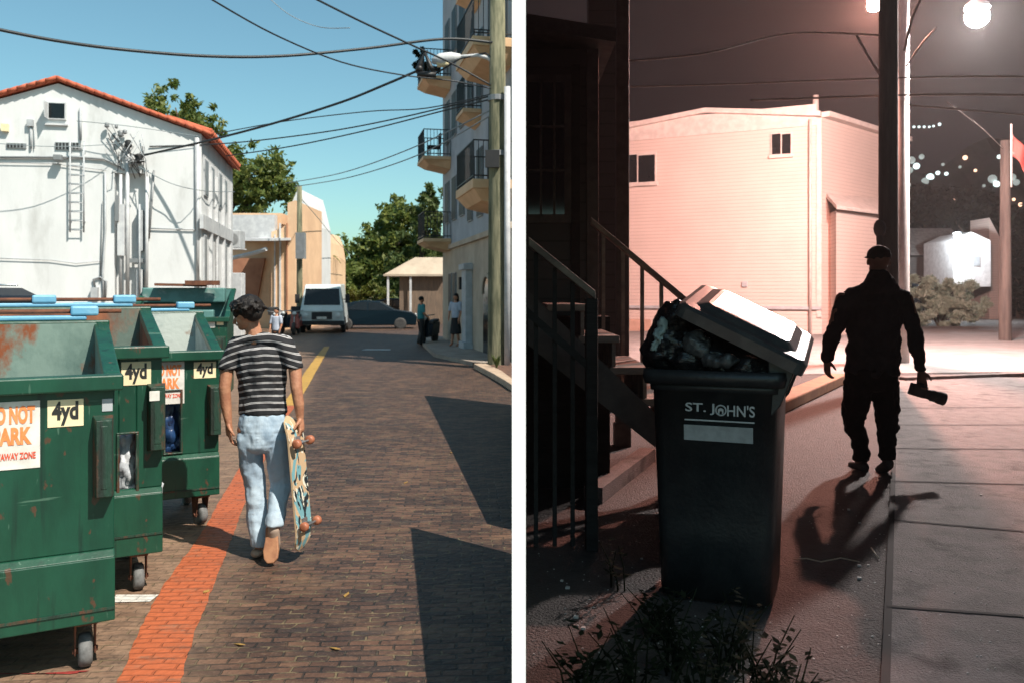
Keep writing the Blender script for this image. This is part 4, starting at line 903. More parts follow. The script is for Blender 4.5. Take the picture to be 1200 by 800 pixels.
def car(label, loc, rz, prof, belt, W, glass, paint, wx, r=.33, cat='car', name='parked_car'):
    """prof: side outline (y,z), front at -y ; belt: index pairs of glass quads (y,z)"""
    t = thing(name, label, cat, loc, rz); q = MB(); hw = W/2
    def inset(z): return 0 if z < .95 else min(.20, (z-.95)*.36)
    n = len(prof); vs = [(-hw+inset(z), y, z) for y, z in prof]+[(hw-inset(z), y, z) for y, z in prof]
    q.add(vs, [list(range(n)), list(range(n, 2*n))[::-1]]+[(i, n+i, n+(i+1) % n, (i+1) % n) for i in range(n)])
    body = q.build('body', paint, t, bevel=.05)
    for g in glass:
        q = MB(); sgn = g.get('s')
        if g['k'] == 'side':
            for s in (-1, 1):
                P = [(s*(hw-inset(z)+.012), y, z) for y, z in g['p']]; P2 = [(s*(hw-inset(z)-.01), y, z) for y, z in g['p']]; m_ = len(P)
                q = MB(); q.add(P+P2, [list(range(m_)), list(range(m_, 2*m_))[::-1]]+[(i, m_+i, m_+(i+1) % m_, (i+1) % m_) for i in range(m_)]); q.build('side_window', M['dark'], t)
        else:
            (y0, z0), (y1, z1) = g['p']; d = Vector((0, z1-z0, -(y1-y0))).normalized()*(.015 if g['k'] == 'front' else -.015)
            if g['k'] == 'front': d = -d if d.y > 0 else d
            else: d = -d if d.y < 0 else d
            a0, a1 = hw-inset(z0)-.08, hw-inset(z1)-.06
            P = [Vector((-a0, y0, z0)), Vector((a0, y0, z0)), Vector((a1, y1, z1)), Vector((-a1, y1, z1))]
            q.add([p+d for p in P]+[p-d*.5 for p in P], [(0, 1, 2, 3), (7, 6, 5, 4), (0, 4, 5, 1), (1, 5, 6, 2), (2, 6, 7, 3), (3, 7, 4, 0)]); q.build('windshield' if g['k'] == 'front' else 'rear_window', M['dark'], t)
    for y in wx:
        for s in (-1, 1): wheel(t, s*(hw-.09), y, r)
    return t
# white step van, seen from the front
vp = PT(382, HOR, 41); vp.z = 0
van = car('boxy white delivery van facing the camera in the street', vp, R(8), [(-2.4, .35), (-2.45, 1.0), (-2.38, 1.15), (-2.05, 2.05), (-1.8, 2.2), (1.6, 2.25), (1.65, .35)], None, 2.0,
     [dict(k='front', p=[(-2.34, 1.26), (-2.07, 2.0)]), dict(k='side', p=[(-2.1, 1.2), (-1.9, 1.9), (-1.2, 1.9), (-1.2, 1.2)])], M['vanpaint'], (-1.6, 1.0), .36, 'van', 'delivery_van')
q = MB(); q.box(-.45, .45, -2.47, -2.44, .62, .95); q.build('grille', M['darkmatt'], van)
for s in (-1, 1):
    q = MB(); q.lathe([(.02, 0), (.11, 0), (.11, .05), (.02, .06)], 14, TR(s*.72, -2.43, .8, R(90))); q.build('headlight', M['headlamp'], van)
    q = MB(); q.box(s*1.02, s*1.22, -2.15, -2.05, 1.35, 1.75); q.box(s*.9, s*1.05, -2.1, -2.07, 1.5, 1.54); q.build('mirror', M['darkmatt'], van, bevel=.01)
q = MB(); q.box(-1.0, 1.0, -2.55, -2.44, .38, .55); q.build('bumper', M['darkmatt'], van, bevel=.02)
q = MB(); q.box(-.22, .22, -2.56, -2.551, .62, .74); q.build('licence_plate', M['signwhite'], van)
hatch = [(-2.15, .24), (-2.2, .7), (-2.0, .88), (-1.1, 1.02), (-.35, 1.44), (.5, 1.50), (1.4, 1.36), (2.0, 1.05), (2.15, .85), (2.12, .24)]
M['bluepaint'] = mat('dark_blue_paint', (.002, .008, .014), .3, 0, (.002, .008, .014), spec=.2)
cp = PT(438, HOR, 44); cp.z = -.06
c = car('dark hatchback parked crosswise beside the white van', cp, R(98), hatch, None, 1.75, [dict(k='front', p=[(-1.02, 1.06), (-.38, 1.42)]), dict(k='rear', p=[(1.42, 1.34), (1.95, 1.08)]), dict(k='side', p=[(-.85, 1.02), (-.3, 1.36), (.25, 1.42), (.25, 1.0)]), dict(k='side', p=[(.33, 1.0), (.33, 1.42), (.8, 1.40), (1.4, 1.05)])], M['bluepaint'], (-1.35, 1.35), .32)
for s in (-1, 1): q = MB(); q.box(s*.5, s*.82, -2.2, -2.12, .68, .82); q.build('headlight', M['headlamp'], c, bevel=.02)
cp = PT(470, HOR, 54); cp.z = 0
c2 = dup(c, cp, R(80), 'blue-grey car half hidden at the right behind the dark hatchback')
# black suv behind the dumpsters
suv = [(-2.3, .35), (-2.35, .95), (-1.3, 1.12), (-.6, 1.62), (.2, 1.72), (1.7, 1.70), (2.05, 1.55), (2.3, 1.12), (2.36, .4)]
sp_ = PT(-112, HOR, 16.0); sp_.z = 0
s4 = car('black estate car standing behind the dumpsters at the left edge', sp_, R(-100), suv, None, 1.85, [dict(k='front', p=[(-1.26, 1.16), (-.64, 1.58)]), dict(k='rear', p=[(2.07, 1.50), (2.27, 1.16)]), dict(k='side', p=[(-1.0, 1.12), (-.5, 1.52), (.3, 1.62), (.3, 1.12)]), dict(k='side', p=[(.4, 1.12), (.4, 1.62), (1.5, 1.60), (1.95, 1.2)])], M['carpaint'], (-1.45, 1.45), .36)
s4.scale = (1.1, 1.1, 1.1)
for s in (-1, 1):
    q = MB(); q.box(s*.62, s*.9, 2.1, 2.34, 1.06, 1.2); q.build('tail_light', M['redlamp'], s4, bevel=.02)
    q = MB(); q.tube([(s*.68, -.4, 1.70), (s*.68, .4, 1.77), (s*.68, 1.6, 1.75)], .02, 6); q.build('roof_rail', M['chrome'], s4, True)
q = MB(); q.tube([(0, 1.3, 1.70), (0, 1.45, 1.80)], .02, 6); q.build('antenna', M['darkmatt'], s4)
# scooters
def scooter(label, loc, rz, m):
    t = thing('scooter', label, 'scooter', loc, rz); 
    for y in (-.62, .62):
        q = MB(); q.lathe([(.12, -.05), (.25, -.05), (.28, 0), (.25, .05), (.12, .05)], 18, TR(0, y, .28, 0, R(90))); q.build('wheel', M['rubber'], t, True)
    q = MB(); q.hexa([(-.14, -.1, .3), (.14, -.1, .3), (.14, .75, .35), (-.14, .75, .35)], [(-.15, .1, .72), (.15, .1, .72), (.13, .85, .78), (-.13, .85, .78)]); q.hexa([(-.2, -.5, .3), (.2, -.5, .3), (.2, -.42, .3), (-.2, -.42, .3)], [(-.15, -.38, .95), (.15, -.38, .95), (.15, -.3, .95), (-.15, -.3, .95)]); q.box(-.16, .16, -.45, .1, .27, .33); q.build('body', m, t, bevel=.03)
    q = MB(); q.hexa([(-.15, .08, .73), (.15, .08, .73), (.13, .8, .79), (-.13, .8, .79)], [(-.13, .12, .83), (.13, .12, .83), (.1, .8, .88), (-.1, .8, .88)]); q.build('seat', M['rubber'], t, bevel=.02)
    q = MB(); q.tube([(0, -.62, .3), (0, -.36, 1.0)], .03, 8); q.tube([(-.34, -.3, 1.05), (0, -.38, 1.0), (.34, -.3, 1.05)], .018, 8); q.build('handlebar', M['steel'], t, True)
    q = MB(); q.ell((0, -.46, .92), (.1, .06, .08), 12); q.build('headlight', M['headlamp'], t, True); return t
p = PT(322, HOR, 36); p.z = 0; sc = scooter('black scooter with box parked behind the man beside the peach wall', p, R(20), M['carpaint'])
q = MB(); q.box(-.2, .2, .75, 1.1, .85, 1.2); q.build('top_box', M['darkmatt'], sc, bevel=.03)
p = PT(337, HOR, 38); p.z = 0; dup(sc, p, R(-10), 'dark scooter nearer to the white van')
p = PT(347, HOR, 37); p.z = 0; sc3 = scooter('red and white scooter beside the white van', p, R(5), mat('red_paint', (.3, .04, .03), .3, coat=.5))
# ---------------- small far people
def small_person(label, loc, rz, top, bottom, female=False, lean=0, hold=0):
    t = thing('person', label, 'person', loc, rz)
    ch = [[((0, lean, 1.56), (.075, .09, .10))], [((0, lean*.9, 1.42), .05), ((0, lean*.8, 1.30), (.12, .09, .08)), ((0, .0, 1.0), (.12, .09, .1)), ((0, 0, .88), (.13, .10, .09))],
          [((-.09, 0, .85), .075), ((-.10, .05, .48), .055), ((-.10, -.04, .08), .04), ((-.10, .08, .04), .035)], [((.09, 0, .85), .075), ((.10, .0, .48), .055), ((.10, .06, .08), .04), ((.10, .18, .04), .035)]]
    for s in (-1, 1): ch.append([((s*.16, lean*.8, 1.36), .045), ((s*.22, .02, 1.10), .038), ((s*(.20), .1+hold, .90+hold*.5), .03), ((s*.19, .12+hold*1.1, .82+hold*.55), (.02, .025, .04))])
    fuse('body', ch, .016, M['skin'], t, 2)
    fuse('top', [[((0, lean*.8, 1.34), (.17, .10, .06)), ((0, .0, 1.1), (.15, .11, .1)), ((0, 0, .92), (.15, .12, .06))], [((-.16, lean*.8, 1.36), .065), ((-.21, .02, 1.16), .055)], [((.16, lean*.8, 1.36), .065), ((.21, .02, 1.16), .055)]], .016, top, t, 3)
    if female: fuse('skirt', [[((0, 0, .92), (.14, .11, .04)), ((0, 0, .55), (.19, .15, .04)), ((0, 0, .40), (.20, .16, .02))]], .018, bottom, t, 2)
    else: fuse('trousers', [[((0, 0, .90), (.15, .12, .04))], [((-.09, 0, .85), .09), ((-.10, .05, .48), .072), ((-.10, -.04, .12), .06)], [((.09, 0, .85), .09), ((.10, .0, .48), .072), ((.10, .06, .12), .06)]], .016, bottom, t, 2)
    hr = [[((0, lean-.02, 1.60), (.085, .10, .09))]]
    if female: hr.append([((0, lean-.06, 1.55), .08), ((0, -.09, 1.25), (.09, .05, .08))])
    fuse('hair', hr, .014, M['hair'], t, 1); return t
small_person('woman with long dark hair, pale top and black skirt by the beige wall', (-.066*27.2, 27.2, .10), R(150), M['cloth_white'], M['cloth_black'], True)
p = GP(493, 405); small_person('man in teal shirt and dark trousers beside a scooter at the corner', (p.x, p.y, 0), R(-60), M['cloth_teal'], M['cloth_black'], False, .04, .1)
p = GP(505, 404); scooter('black scooter in front of the man in teal at the corner', (p.x-.1, p.y+.2, 0), R(-15), M['carpaint'])
p = PT(324, HOR, 24); sp2 = small_person('small person in pale top standing just behind the walking man', (p.x, p.y, 0), R(160), M['cloth_white'], M['cloth_black']); sp2.scale = (.82, .82, .82)
# small litter and leaves
for k in range(6):
    px, py = [(282, 752), (250, 700), (420, 700), (470, 560), (400, 760), (520, 530)][k]; p = GP(px+random.uniform(-15, 15), py+random.uniform(-8, 8)); a = random.uniform(0, 6)
    tag(MB().prism([(-.035, 0), (-.01, .014), (.035, .004), (.01, -.015)], .004, .007, 'z', TR(p.x, p.y, .002, .2, .1, a)).build('fallen_leaf', mat('dry_leaf', (.35, .2, .05), .7)), 'small dry leaf on the brick road '+['nearest the bottom edge left of centre', 'just right of the orange line', 'right of centre beside the near shade', 'far up near the right-hand shade', 'low in the middle of the road', 'inside the long shade at the right'][k], 'leaf', 'dry leaves on the brick road')
# paper scrap in the street
q = GP(440, 410); tag(MB().prism([(-.4, -.2), (.5, -.25), (.45, .2), (-.35, .25)], .006, .02, 'z', TR(q.x, q.y, 0)).build('manhole_cover', M['shadegrey']), 'pale metal cover in the road before the parked cars', 'manhole cover')

# ================================================================== NIGHT PLACE
CUR = NIGHT
def nmat(*a, **k): return mat(*a, **k)
def GN(px, py): return GP(px, py, NG)
# night sky: a closed vault over the whole night street, open towards the viewer
ms_ = bpy.data.materials.new('night_sky'); ms_.use_nodes = True; N = ms_.node_tree.nodes; L = ms_.node_tree.links
p = N['Principled BSDF']; p.inputs['Base Color'].default_value = (.01, .01, .012, 1); p.inputs['Roughness'].default_value = 1; p.inputs['Specular IOR Level'].default_value = 0
tc = N.new('ShaderNodeTexCoord'); n_ = N.new('ShaderNodeTexNoise'); n_.inputs['Scale'].default_value = .05; n_.inputs['Detail'].default_value = 4; L.new(tc.outputs['Object'], n_.inputs[0])
r_ = N.new('ShaderNodeValToRGB'); r_.color_ramp.elements[0].position = .35; r_.color_ramp.elements[0].color = (.010, .0095, .012, 1); r_.color_ramp.elements[1].position = .7; r_.color_ramp.elements[1].color = (.022, .018, .020, 1); L.new(n_.outputs[0], r_.inputs[0])
L.new(r_.outputs[0], p.inputs['Emission Color']); p.inputs['Emission Strength'].default_value = .40
q = MB(); Y0, Y1 = PD+.03, 61.9
def zt(y): return CAMZ+.372*y+.75
xl0, xl1, xr0, xr1 = .0163*Y0, .0163*Y1, 3.2, 42
vs = [(xl0, Y0, NG-.2), (xr0, Y0, NG-.2), (xr1, Y1, NG-.2), (xl1, Y1, NG-.2), (xl0, Y0, zt(Y0)), (xr0, Y0, zt(Y0)), (xr1, Y1, zt(Y1)), (xl1, Y1, zt(Y1))]
ox, oz0, oz1 = 1.56, NG+.0, 2.72
q.add(vs, [(0, 3, 7, 4), (1, 5, 6, 2), (2, 6, 7, 3), (4, 7, 6, 5)])
q.add([(ox, Y0, NG-.2), (xr0, Y0, NG-.2), (xr0, Y0, zt(Y0)), (ox, Y0, zt(Y0)), (xl0, Y0, oz1), (ox, Y0, oz1), (xl0, Y0, zt(Y0))], [(0, 1, 2, 3), (4, 5, 3, 6)])
tag(q.build('night_sky', ms_), kind='structure')
for f_ in bpy.data.objects['night_sky'].data.polygons: pass
def clipsheet(name, pts, m, z): return sheet(name, pts, m, NG+z)
M['asphalt_n'] = mat('rough_asphalt', (.080, .066, .061), .8, 0, (.055, .046, .043), 14, .35, .65, bump=.9, bs=90, col3=(.22, .20, .18), n3=70, lo3=.66, hi3=.72)
M['slab_n'] = mat('concrete_slabs', (.235, .205, .195), .8, 0, (.155, .135, .128), 6, .35, .65, bump=.7, bs=110, col3=(.08, .07, .065), n3=3, lo3=.55, hi3=.7)
M['road_n'] = mat('pale_road', (.23, .215, .21), .8, 0, (.17, .16, .155), 2, bump=.3, bs=60)
clipsheet('night_ground', [(.0165*PD, PD+.0), (3.3, PD), (42, 61.9), (.0164*61.9, 61.9)], M['asphalt_n'], 0)
e0, e1 = Vector((1.07, 2.45)), Vector((6.05, 13.4))
clipsheet('night_pavement', [e0, (3.25, 2.6), (10.7, 13.0), e1], M['slab_n'], .02)
q = MB(); dr = (e1-e0).normalized()
for i, (a, b) in enumerate((((1045, 567), (1200, 571)), ((1043, 613), (1200, 627)), ((1040, 716), (1200, 728)), ((1047, 528), (1200, 529)), ((1048, 500), (1200, 500)), ((1049, 480), (1200, 479)))):
    A, B = GN(*a), GN(*b); w_ = .012; q.add([(A.x, A.y-w_, NG+.024), (B.x, B.y-w_, NG+.024), (B.x, B.y+w_, NG+.024), (A.x, A.y+w_, NG+.024)], [(0, 1, 2, 3)])
q.add([(e0.x-.02, e0.y, NG+.022), (e0.x+.012, e0.y, NG+.022), (e1.x+.012, e1.y, NG+.022), (e1.x-.02, e1.y, NG+.022)], [(0, 1, 2, 3)])
tag(q.build('pavement_joints', mat('joint', (.03, .026, .025), .9)), kind='structure')
A, B = GN(745, 441), GN(1200, 436)
clipsheet('night_road', [(A.x, A.y), (B.x, B.y), (24, 38), (8, 40), (4.2, 34)], M['road_n'], .012)
q = MB(); A, B = GN(1062, 447), GN(1215, 441); q.box(0, (B-A).length, 0, .16, 0, .07, Matrix.Translation(A) @ Euler((0, 0, math.atan2(B.y-A.y, B.x-A.x))).to_matrix().to_4x4())
tag(q.build('road_kerb', M['slab_n'], bevel=.02), kind='structure')
q = MB(); A, B = GN(905, 492), GN(993, 449); q.box(0, (B-A).length, 0, .28, 0, .14, Matrix.Translation(A) @ Euler((0, 0, math.atan2(B.y-A.y, B.x-A.x))).to_matrix().to_4x4())
tag(q.build('driveway_kerb', mat('lamp_tinted_kerb', (.40, .20, .10), .85, 0, (.30, .15, .08), 5), bevel=.02), kind='structure')  # orange of the lamp light is put into the kerb's own colour
q = MB(); A, B = GN(1145, 381), GN(1210, 372); C_ = GN(1080, 385)
clipsheet('night_verge', [(C_.x, C_.y), (A.x+.5, A.y-6), (B.x, B.y-10), (B.x, B.y+3), (C_.x, C_.y+6)], M['slab_n'], .03)

# street lamps
def glow(name, col, es):
    m = bpy.data.materials.new(name); m.use_nodes = True; p = m.node_tree.nodes['Principled BSDF']; p.inputs['Base Color'].default_value = (.8, .8, .8, 1)
    p.inputs['Emission Color'].default_value = (*col, 1); p.inputs['Emission Strength'].default_value = es; return m
M['polewood'] = mat('dark_pole_wood', (.10, .08, .07), .95, 0, (.05, .04, .036), 6, bump=.5, bs=20, stretch=(1, 1, .1))
M['polewhite'] = mat('pale_pole', (.62, .58, .55), .6, 0, (.5, .46, .44), 5)
def npole(label, px, D, r0, r1, m, top=-30, name='utility_pole', cat='utility pole'):
    b = PT(px, HOR, D); b.z = NG; t = thing(name, label, cat, b); h = PT(px, top, D).z-NG
    q = MB(); q.lathe([(r0, -.05), (r0, 0), (r1, h)], 18); q.build('post', M[m], t, True); return t, b
up, ub = npole('thick dark timber utility pole behind the man at night', 1041, 12.0, .135, .125, 'polewood')
npole('slim pale pole standing against the thick dark timber pole', 1056, 16.2, .15, .14, 'polewhite', name='pale_pole', cat='pole')
q = MB(); o_ = PT(1031, 268, 11.8)-ub; q.ell(o_, (.09, .06, .13), 12); q.tube([o_+Vector((0, 0, -.1)), o_+Vector((.01, 0, -.35))], .05, 8); q.build('pole_fitting', M['darkmatt'], up, True)
LA, LB = PT(1024, 7, 17.5), PT(1145, 20, 17.0)
for lab, Lp, r, col, es, base in (('orange-pink glowing street lamp left of the dark timber pole', LA, .13, (1, .42, .32), 9500, PT(1041, 60, 12.2)), ('large dazzling white street lamp right of the dark timber pole', LB, .22, (1, .88, .84), 3400, PT(1055, 50, 16.0))):
    t = thing('street_lamp', lab, 'street lamp', Lp); q = MB(); q.ell((0, 0, 0), (r, r, r*.9), 20); q.build('bulb', glow('lamp_glow', col, es), t, True)
    q = MB(); q.lathe([(r*1.1, r*.75), (r*1.0, r*1.1), (r*.5, r*1.5), (.03, r*1.6)], 16); q.build('lamp_hood', M['metalgrey'], t, True)
    q = MB(); a = base-Lp; q.tube([Vector((0, 0, r*1.5)), Vector((a.x*.4, a.y*.4, r*1.9)), Vector((a.x, a.y, r*1.2))], .035, 8); q.build('arm', M['metalgrey'], t, True)
wmat = mat('night_cable', (.30, .27, .25), .6)
M['nwire'] = wmat
def nwire(lab, pts, r=.018): wire(lab, pts, r*.62, 'nwire')
nwire('night cable crossing above the pink house, upper', [(735, 102, 11), (850, 99, 11.5), (950, 95, 12), (1038, 92, 12), (1120, 90, 12), (1215, 90, 12)], .018)
nwire('night cable crossing above the pink house, lower', [(880, 118, 12), (960, 115, 12), (1045, 112, 12.2), (1130, 111, 12), (1215, 112, 12)], .024)
nwire('thin night cable right of the poles, lowest of the three', [(1062, 123, 12.2), (1130, 129, 12.1), (1215, 136, 12)], .018)
nwire('bright short cable high above the pink house', [(735, 72, 9), (830, 62, 10), (915, 41, 11.2), (970, 39, 12), (1036, 42, 12)], .022)
nwire('stay wire slanting up left from the timber pole', [(1036, 95, 12), (1020, 70, 12), (1004, 42, 12)], .03)
nwire('stay wire slanting up right from the timber pole, nearer one', [(1062, 78, 12), (1080, 52, 12), (1097, 33, 12)], .022)
nwire('pale cable rising steeply from the poles to the top edge', [(1060, 60, 12), (1068, 25, 12), (1081, -5, 12)], .03)
nwire('thin slanting cable from the bright lamp down to the wooden post', [(1110, 120, 14), (1150, 150, 17), (1176, 175, 20)], .012)

# pale clapboard house
M['clap'] = None
def clapmat(name, col, sp=.12):
    m = bpy.data.materials.new(name); m.use_nodes = True; N = m.node_tree.nodes; L = m.node_tree.links; p = N['Principled BSDF']; p.inputs['Roughness'].default_value = .7
    tc = N.new('ShaderNodeTexCoord'); sp_ = N.new('ShaderNodeSeparateXYZ'); L.new(tc.outputs['Object'], sp_.inputs[0])
    d = N.new('ShaderNodeMath'); d.operation = 'DIVIDE'; d.inputs[1].default_value = sp; L.new(sp_.outputs[2], d.inputs[0]); f = N.new('ShaderNodeMath'); f.operation = 'FRACT'; L.new(d.outputs[0], f.inputs[0])
    g = N.new('ShaderNodeMath'); g.operation = 'LESS_THAN'; g.inputs[1].default_value = .1; L.new(f.outputs[0], g.inputs[0])
    n = N.new('ShaderNodeTexNoise'); n.inputs['Scale'].default_value = 1.2; n.inputs['Detail'].default_value = 6; L.new(tc.outputs['Object'], n.inputs[0])
    a = N.new('ShaderNodeMix'); a.data_type = 'RGBA'; L.new(n.outputs[0], a.inputs[0]); a.inputs[6].default_value = (*col, 1); a.inputs[7].default_value = (*[k*.82 for k in col], 1)
    b = N.new('ShaderNodeMix'); b.data_type = 'RGBA'; L.new(g.outputs[0], b.inputs[0]); L.new(a.outputs[2], b.inputs[6]); b.inputs[7].default_value = (*[k*.62 for k in col], 1); L.new(b.outputs[2], p.inputs['Base Color'])
    bp = N.new('ShaderNodeBump'); bp.inputs['Strength'].default_value = .6; bp.inputs['Distance'].default_value = .02; bp.invert = True; L.new(f.outputs[0], bp.inputs['Height']); L.new(bp.outputs[0], p.inputs['Normal']); return m
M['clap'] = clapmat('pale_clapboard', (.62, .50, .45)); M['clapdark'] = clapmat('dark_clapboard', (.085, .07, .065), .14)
M['ntrim'] = mat('night_trim', (.60, .52, .48), .6)
hs = thing('clapboard_house', 'pale two-storey clapboard house lit pink by the street lamp', 'house', (0, 0, 0))
c0, c1, c2 = PT(700, 0, 31), PT(963, 0, 27.5), PT(1060, 0, 32)
z_l, z_c, z_r = PT(0, 133, 30.5).z, PT(0, 140, 27.5).z, PT(0, 149, 32).z
q = MB(); top = PT(0, 134, 27.5).z
q.prism([c0.xy[:], c1.xy[:], c2.xy[:], (c2.x-6, c2.y+5), (c0.x+1, c0.y+7)], NG-.1, top, 'z'); q.build('wall', M['clap'], hs)
cm = (PT(828, 0, 29.3)).xy
q = MB(); nrm2 = Vector((-.10, -.28))
def zz(py, D): return PT(0, py, D).z
for (a, za, b, zb_) in (((c0.x, c0.y), top+.12, (cm.x, cm.y), top+.55), ((cm.x, cm.y), top+.55, (c1.x, c1.y), top+.06), ((c1.x, c1.y), top+.06, (c2.x, c2.y), top+.06)):
    a, b = Vector(a), Vector(b); d = (b-a).normalized(); nn = Vector((d.y, -d.x))*.28; bk = -nn*9
    a2, b2 = a-d*.0, b+d*.0
    q.hexa([(*(a2+nn), za-.16), (*(b2+nn), zb_-.16), (*(b2+bk), zb_-.16), (*(a2+bk), za-.16)], [(*(a2+nn), za), (*(b2+nn), zb_), (*(b2+bk), zb_+.05), (*(a2+bk), za+.05)])
q.build('roof', M['ntrim'], hs)
q = MB()
for (a, ha, b, hb) in ((c0.xy, .10, cm, .36), (cm, .36, c1.xy, .05)):
    k = Vector((.06, .22)); q.hexa([(*a, top-.05), (*b, top-.05), (*(b+k), top-.05), (*(a+k), top-.05)], [(*a, top+ha), (*b, top+hb), (*(b+k), top+hb), (*(a+k), top+ha)])
q.build('gable_wall', M['clap'], hs)
fh = Frame(c1.x, c1.y, math.atan2(c1.y-c0.y, c1.x-c0.x), 0)
def hbox(name, x0, x1, y0, y1, m, d0, d1, par=hs):
    (a, z1), (b, z0) = fh.front(x0, y0), fh.front(x1, y1); T = Matrix.Translation(fh.o) @ Euler((0, 0, fh.r)).to_matrix().to_4x4()
    q = MB(); q.box(a, b, d0, d1, z0, z1, T); return q.build(name, M[m], par)
for (x0, x1, y0, y1, mid) in ((729, 768, 183, 214, 748), (905, 927, 158, 181, 916)):
    w_ = hbox('window', x0-1.5, x1+1.5, y0-1.5, y1+1.5, 'ntrim', -.06, -.002); hbox('pane', x0, mid-.8, y0, y1, 'dark', -.07, -.062, w_); hbox('pane', mid+.8, x1, y0, y1, 'dark', -.07, -.062, w_)
hbox('corner_board', 957, 963, 141, 372, 'ntrim', -.05, -.002)
hbox('base_board', 735, 963, 358, 363, 'shadegrey', -.10, -.002); 
q = MB(); q.tube([PT(956, 112, 29), PT(956, 135, 29)], .10, 8); q.build('chimney_pipe', M['ntrim'], hs, True)
T_ = Matrix.Translation(fh.o) @ Euler((0, 0, fh.r)).to_matrix().to_4x4()
x_, z_t = fh.front(950, 141); q = MB(); q.tube([(x_, -.12, z_t), (x_, -.12, NG)], .045, 8, T_); q.build('downpipe', M['ntrim'], hs, True)
hbox('window_sill', 902, 930, 182.5, 184.5, 'ntrim', -.12, -.002); hbox('window_sill', 733, 771, 215.5, 217.5, 'ntrim', -.12, -.002)
hbox('trim_board', 735, 957, 143.5, 147, 'ntrim', -.04, -.002); hbox('vent', 870, 876, 330, 336, 'shadegrey', -.08, -.002)
# porch lean-to on the right face
po = thing('lean_to_porch', 'small lean-to with sloping roof against the pale clapboard house', 'porch', (0, 0, 0))
A = PT(972, 243, 27.2); B = PT(1040, 246, 30)
q = MB(); q.hexa([(A.x, A.y-.6, A.z-.12), (B.x, B.y-.8, A.z-.12), (B.x, B.y+.6, A.z+.55), (A.x+.1, A.y+.9, A.z+.55)], [(A.x, A.y-.6, A.z), (B.x, B.y-.8, A.z), (B.x, B.y+.6, A.z+.68), (A.x+.1, A.y+.9, A.z+.68)]); q.build('roof', M['ntrim'], po)
q = MB(); q.prism([(A.x+.1, A.y-.3), (B.x, B.y-.5), (B.x, B.y+.5), (A.x+.3, A.y+.8)], NG-.1, A.z-.13, 'z'); q.build('wall', M['clap'], po)
# low wall in front of the house
q = MB(); a, b = GN(735, 388), GN(1010, 388); q.box(a.x, b.x, a.y-.15, a.y+.15, NG-.1, NG+.42); 
tag(q.build('low_wall', mat('pinkish_wall', (.42, .26, .20), .9), None, bevel=.03), 'low pinkish wall along the road in front of the clapboard house', 'wall')

# ---------------- dark house with steps on the left
fd = Frame(.105, 6.2, 0, NG)
dh = thing('dark_house', 'dark clapboard house with a barred window at the left of the night street', 'house', fd.o, fd.r)
M['dtrim'] = mat('dark_trim', (.13, .105, .095), .7, 0, (.08, .068, .062), 6)
M['wallplain'] = mat('dark_painted_boards', (.028, .025, .024), .9, 0, (.018, .016, .015), 5, bump=.3, bs=14, stretch=(.4, .4, 3))
XR = fd.front(699, 300)[0]; HT = fd.front(650, 58)[1]
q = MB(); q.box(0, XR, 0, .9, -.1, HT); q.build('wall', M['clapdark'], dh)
a, b = fd.front(687, 60)[0], fd.front(701, 60)[0]; q = MB(); q.box(a, b, -.03, .3, -.1, HT-.003); q.build('corner_board', M['dtrim'], dh, bevel=.004)
q = MB(); q.hexa([(-.001, -.18, HT+.10), (XR+.12, -.18, HT), (XR+.12, 1, HT), (-.001, 1, HT+.10)], [(-.001, -.18, HT+.20), (XR+.12, -.18, HT+.10), (XR+.12, 1, HT+.10), (-.001, 1, HT+.20)]); q.build('eaves_board', M['dtrim'], dh)
a, b = fd.front(669, 60)[0], fd.front(679, 60)[0]; q = MB(); q.box(a, b, -.05, -.002, .2, fd.front(0, 78)[1]); q.build('shutter', M['wallplain'], dh)
(xa, z1), (xb, z0) = fd.front(610, 99), fd.front(661, 252)
xa = max(xa, .012)
q = MB(); q.box(xa-.01, xb+.05, -.04, -.002, z0-.06, z1+.06); wf = q.build('window', M['dtrim'], dh)
q = MB(); q.box(xa, xb, -.046, -.041, z0, z1); q.build('pane', mat('night_glass', (.012, .013, .015), .08), wf)
q = MB()
for k in range(1, 3): zk = z0+(z1-z0)*k/3; q.box(xa, xb, -.058, -.0465, zk-.008, zk+.008)
for k in (.35, .72): xk = xa+(xb-xa)*k; q.box(xk-.008, xk+.008, -.0585, -.047, z0, z1)
q.build('glazing_bars', M['dtrim'], wf)
q = MB(); a = PT(730, HOR, 7.3); q.box(a.x-.055, a.x+.055, a.y, a.y+.11, NG, NG+4.5); q.box(a.x-.07, a.x+.07, a.y-.015, a.y+.125, NG, NG+.2)
tag(q.build('porch_post', M['dtrim'], bevel=.008), 'tall square timber post between the dark house and the pink house', 'post')
# dark neighbour wall closing the gap
q = MB(); a, b = PT(690, 0, 9.5), PT(727, 0, 9.5); q.box(a.x, b.x, 9.5, 9.7, NG, NG+5.2); q.build('wall', M['clapdark'], thing('shed', 'dark unlit wall in the gap behind the square timber post', 'shed', (0, 0, 0)))
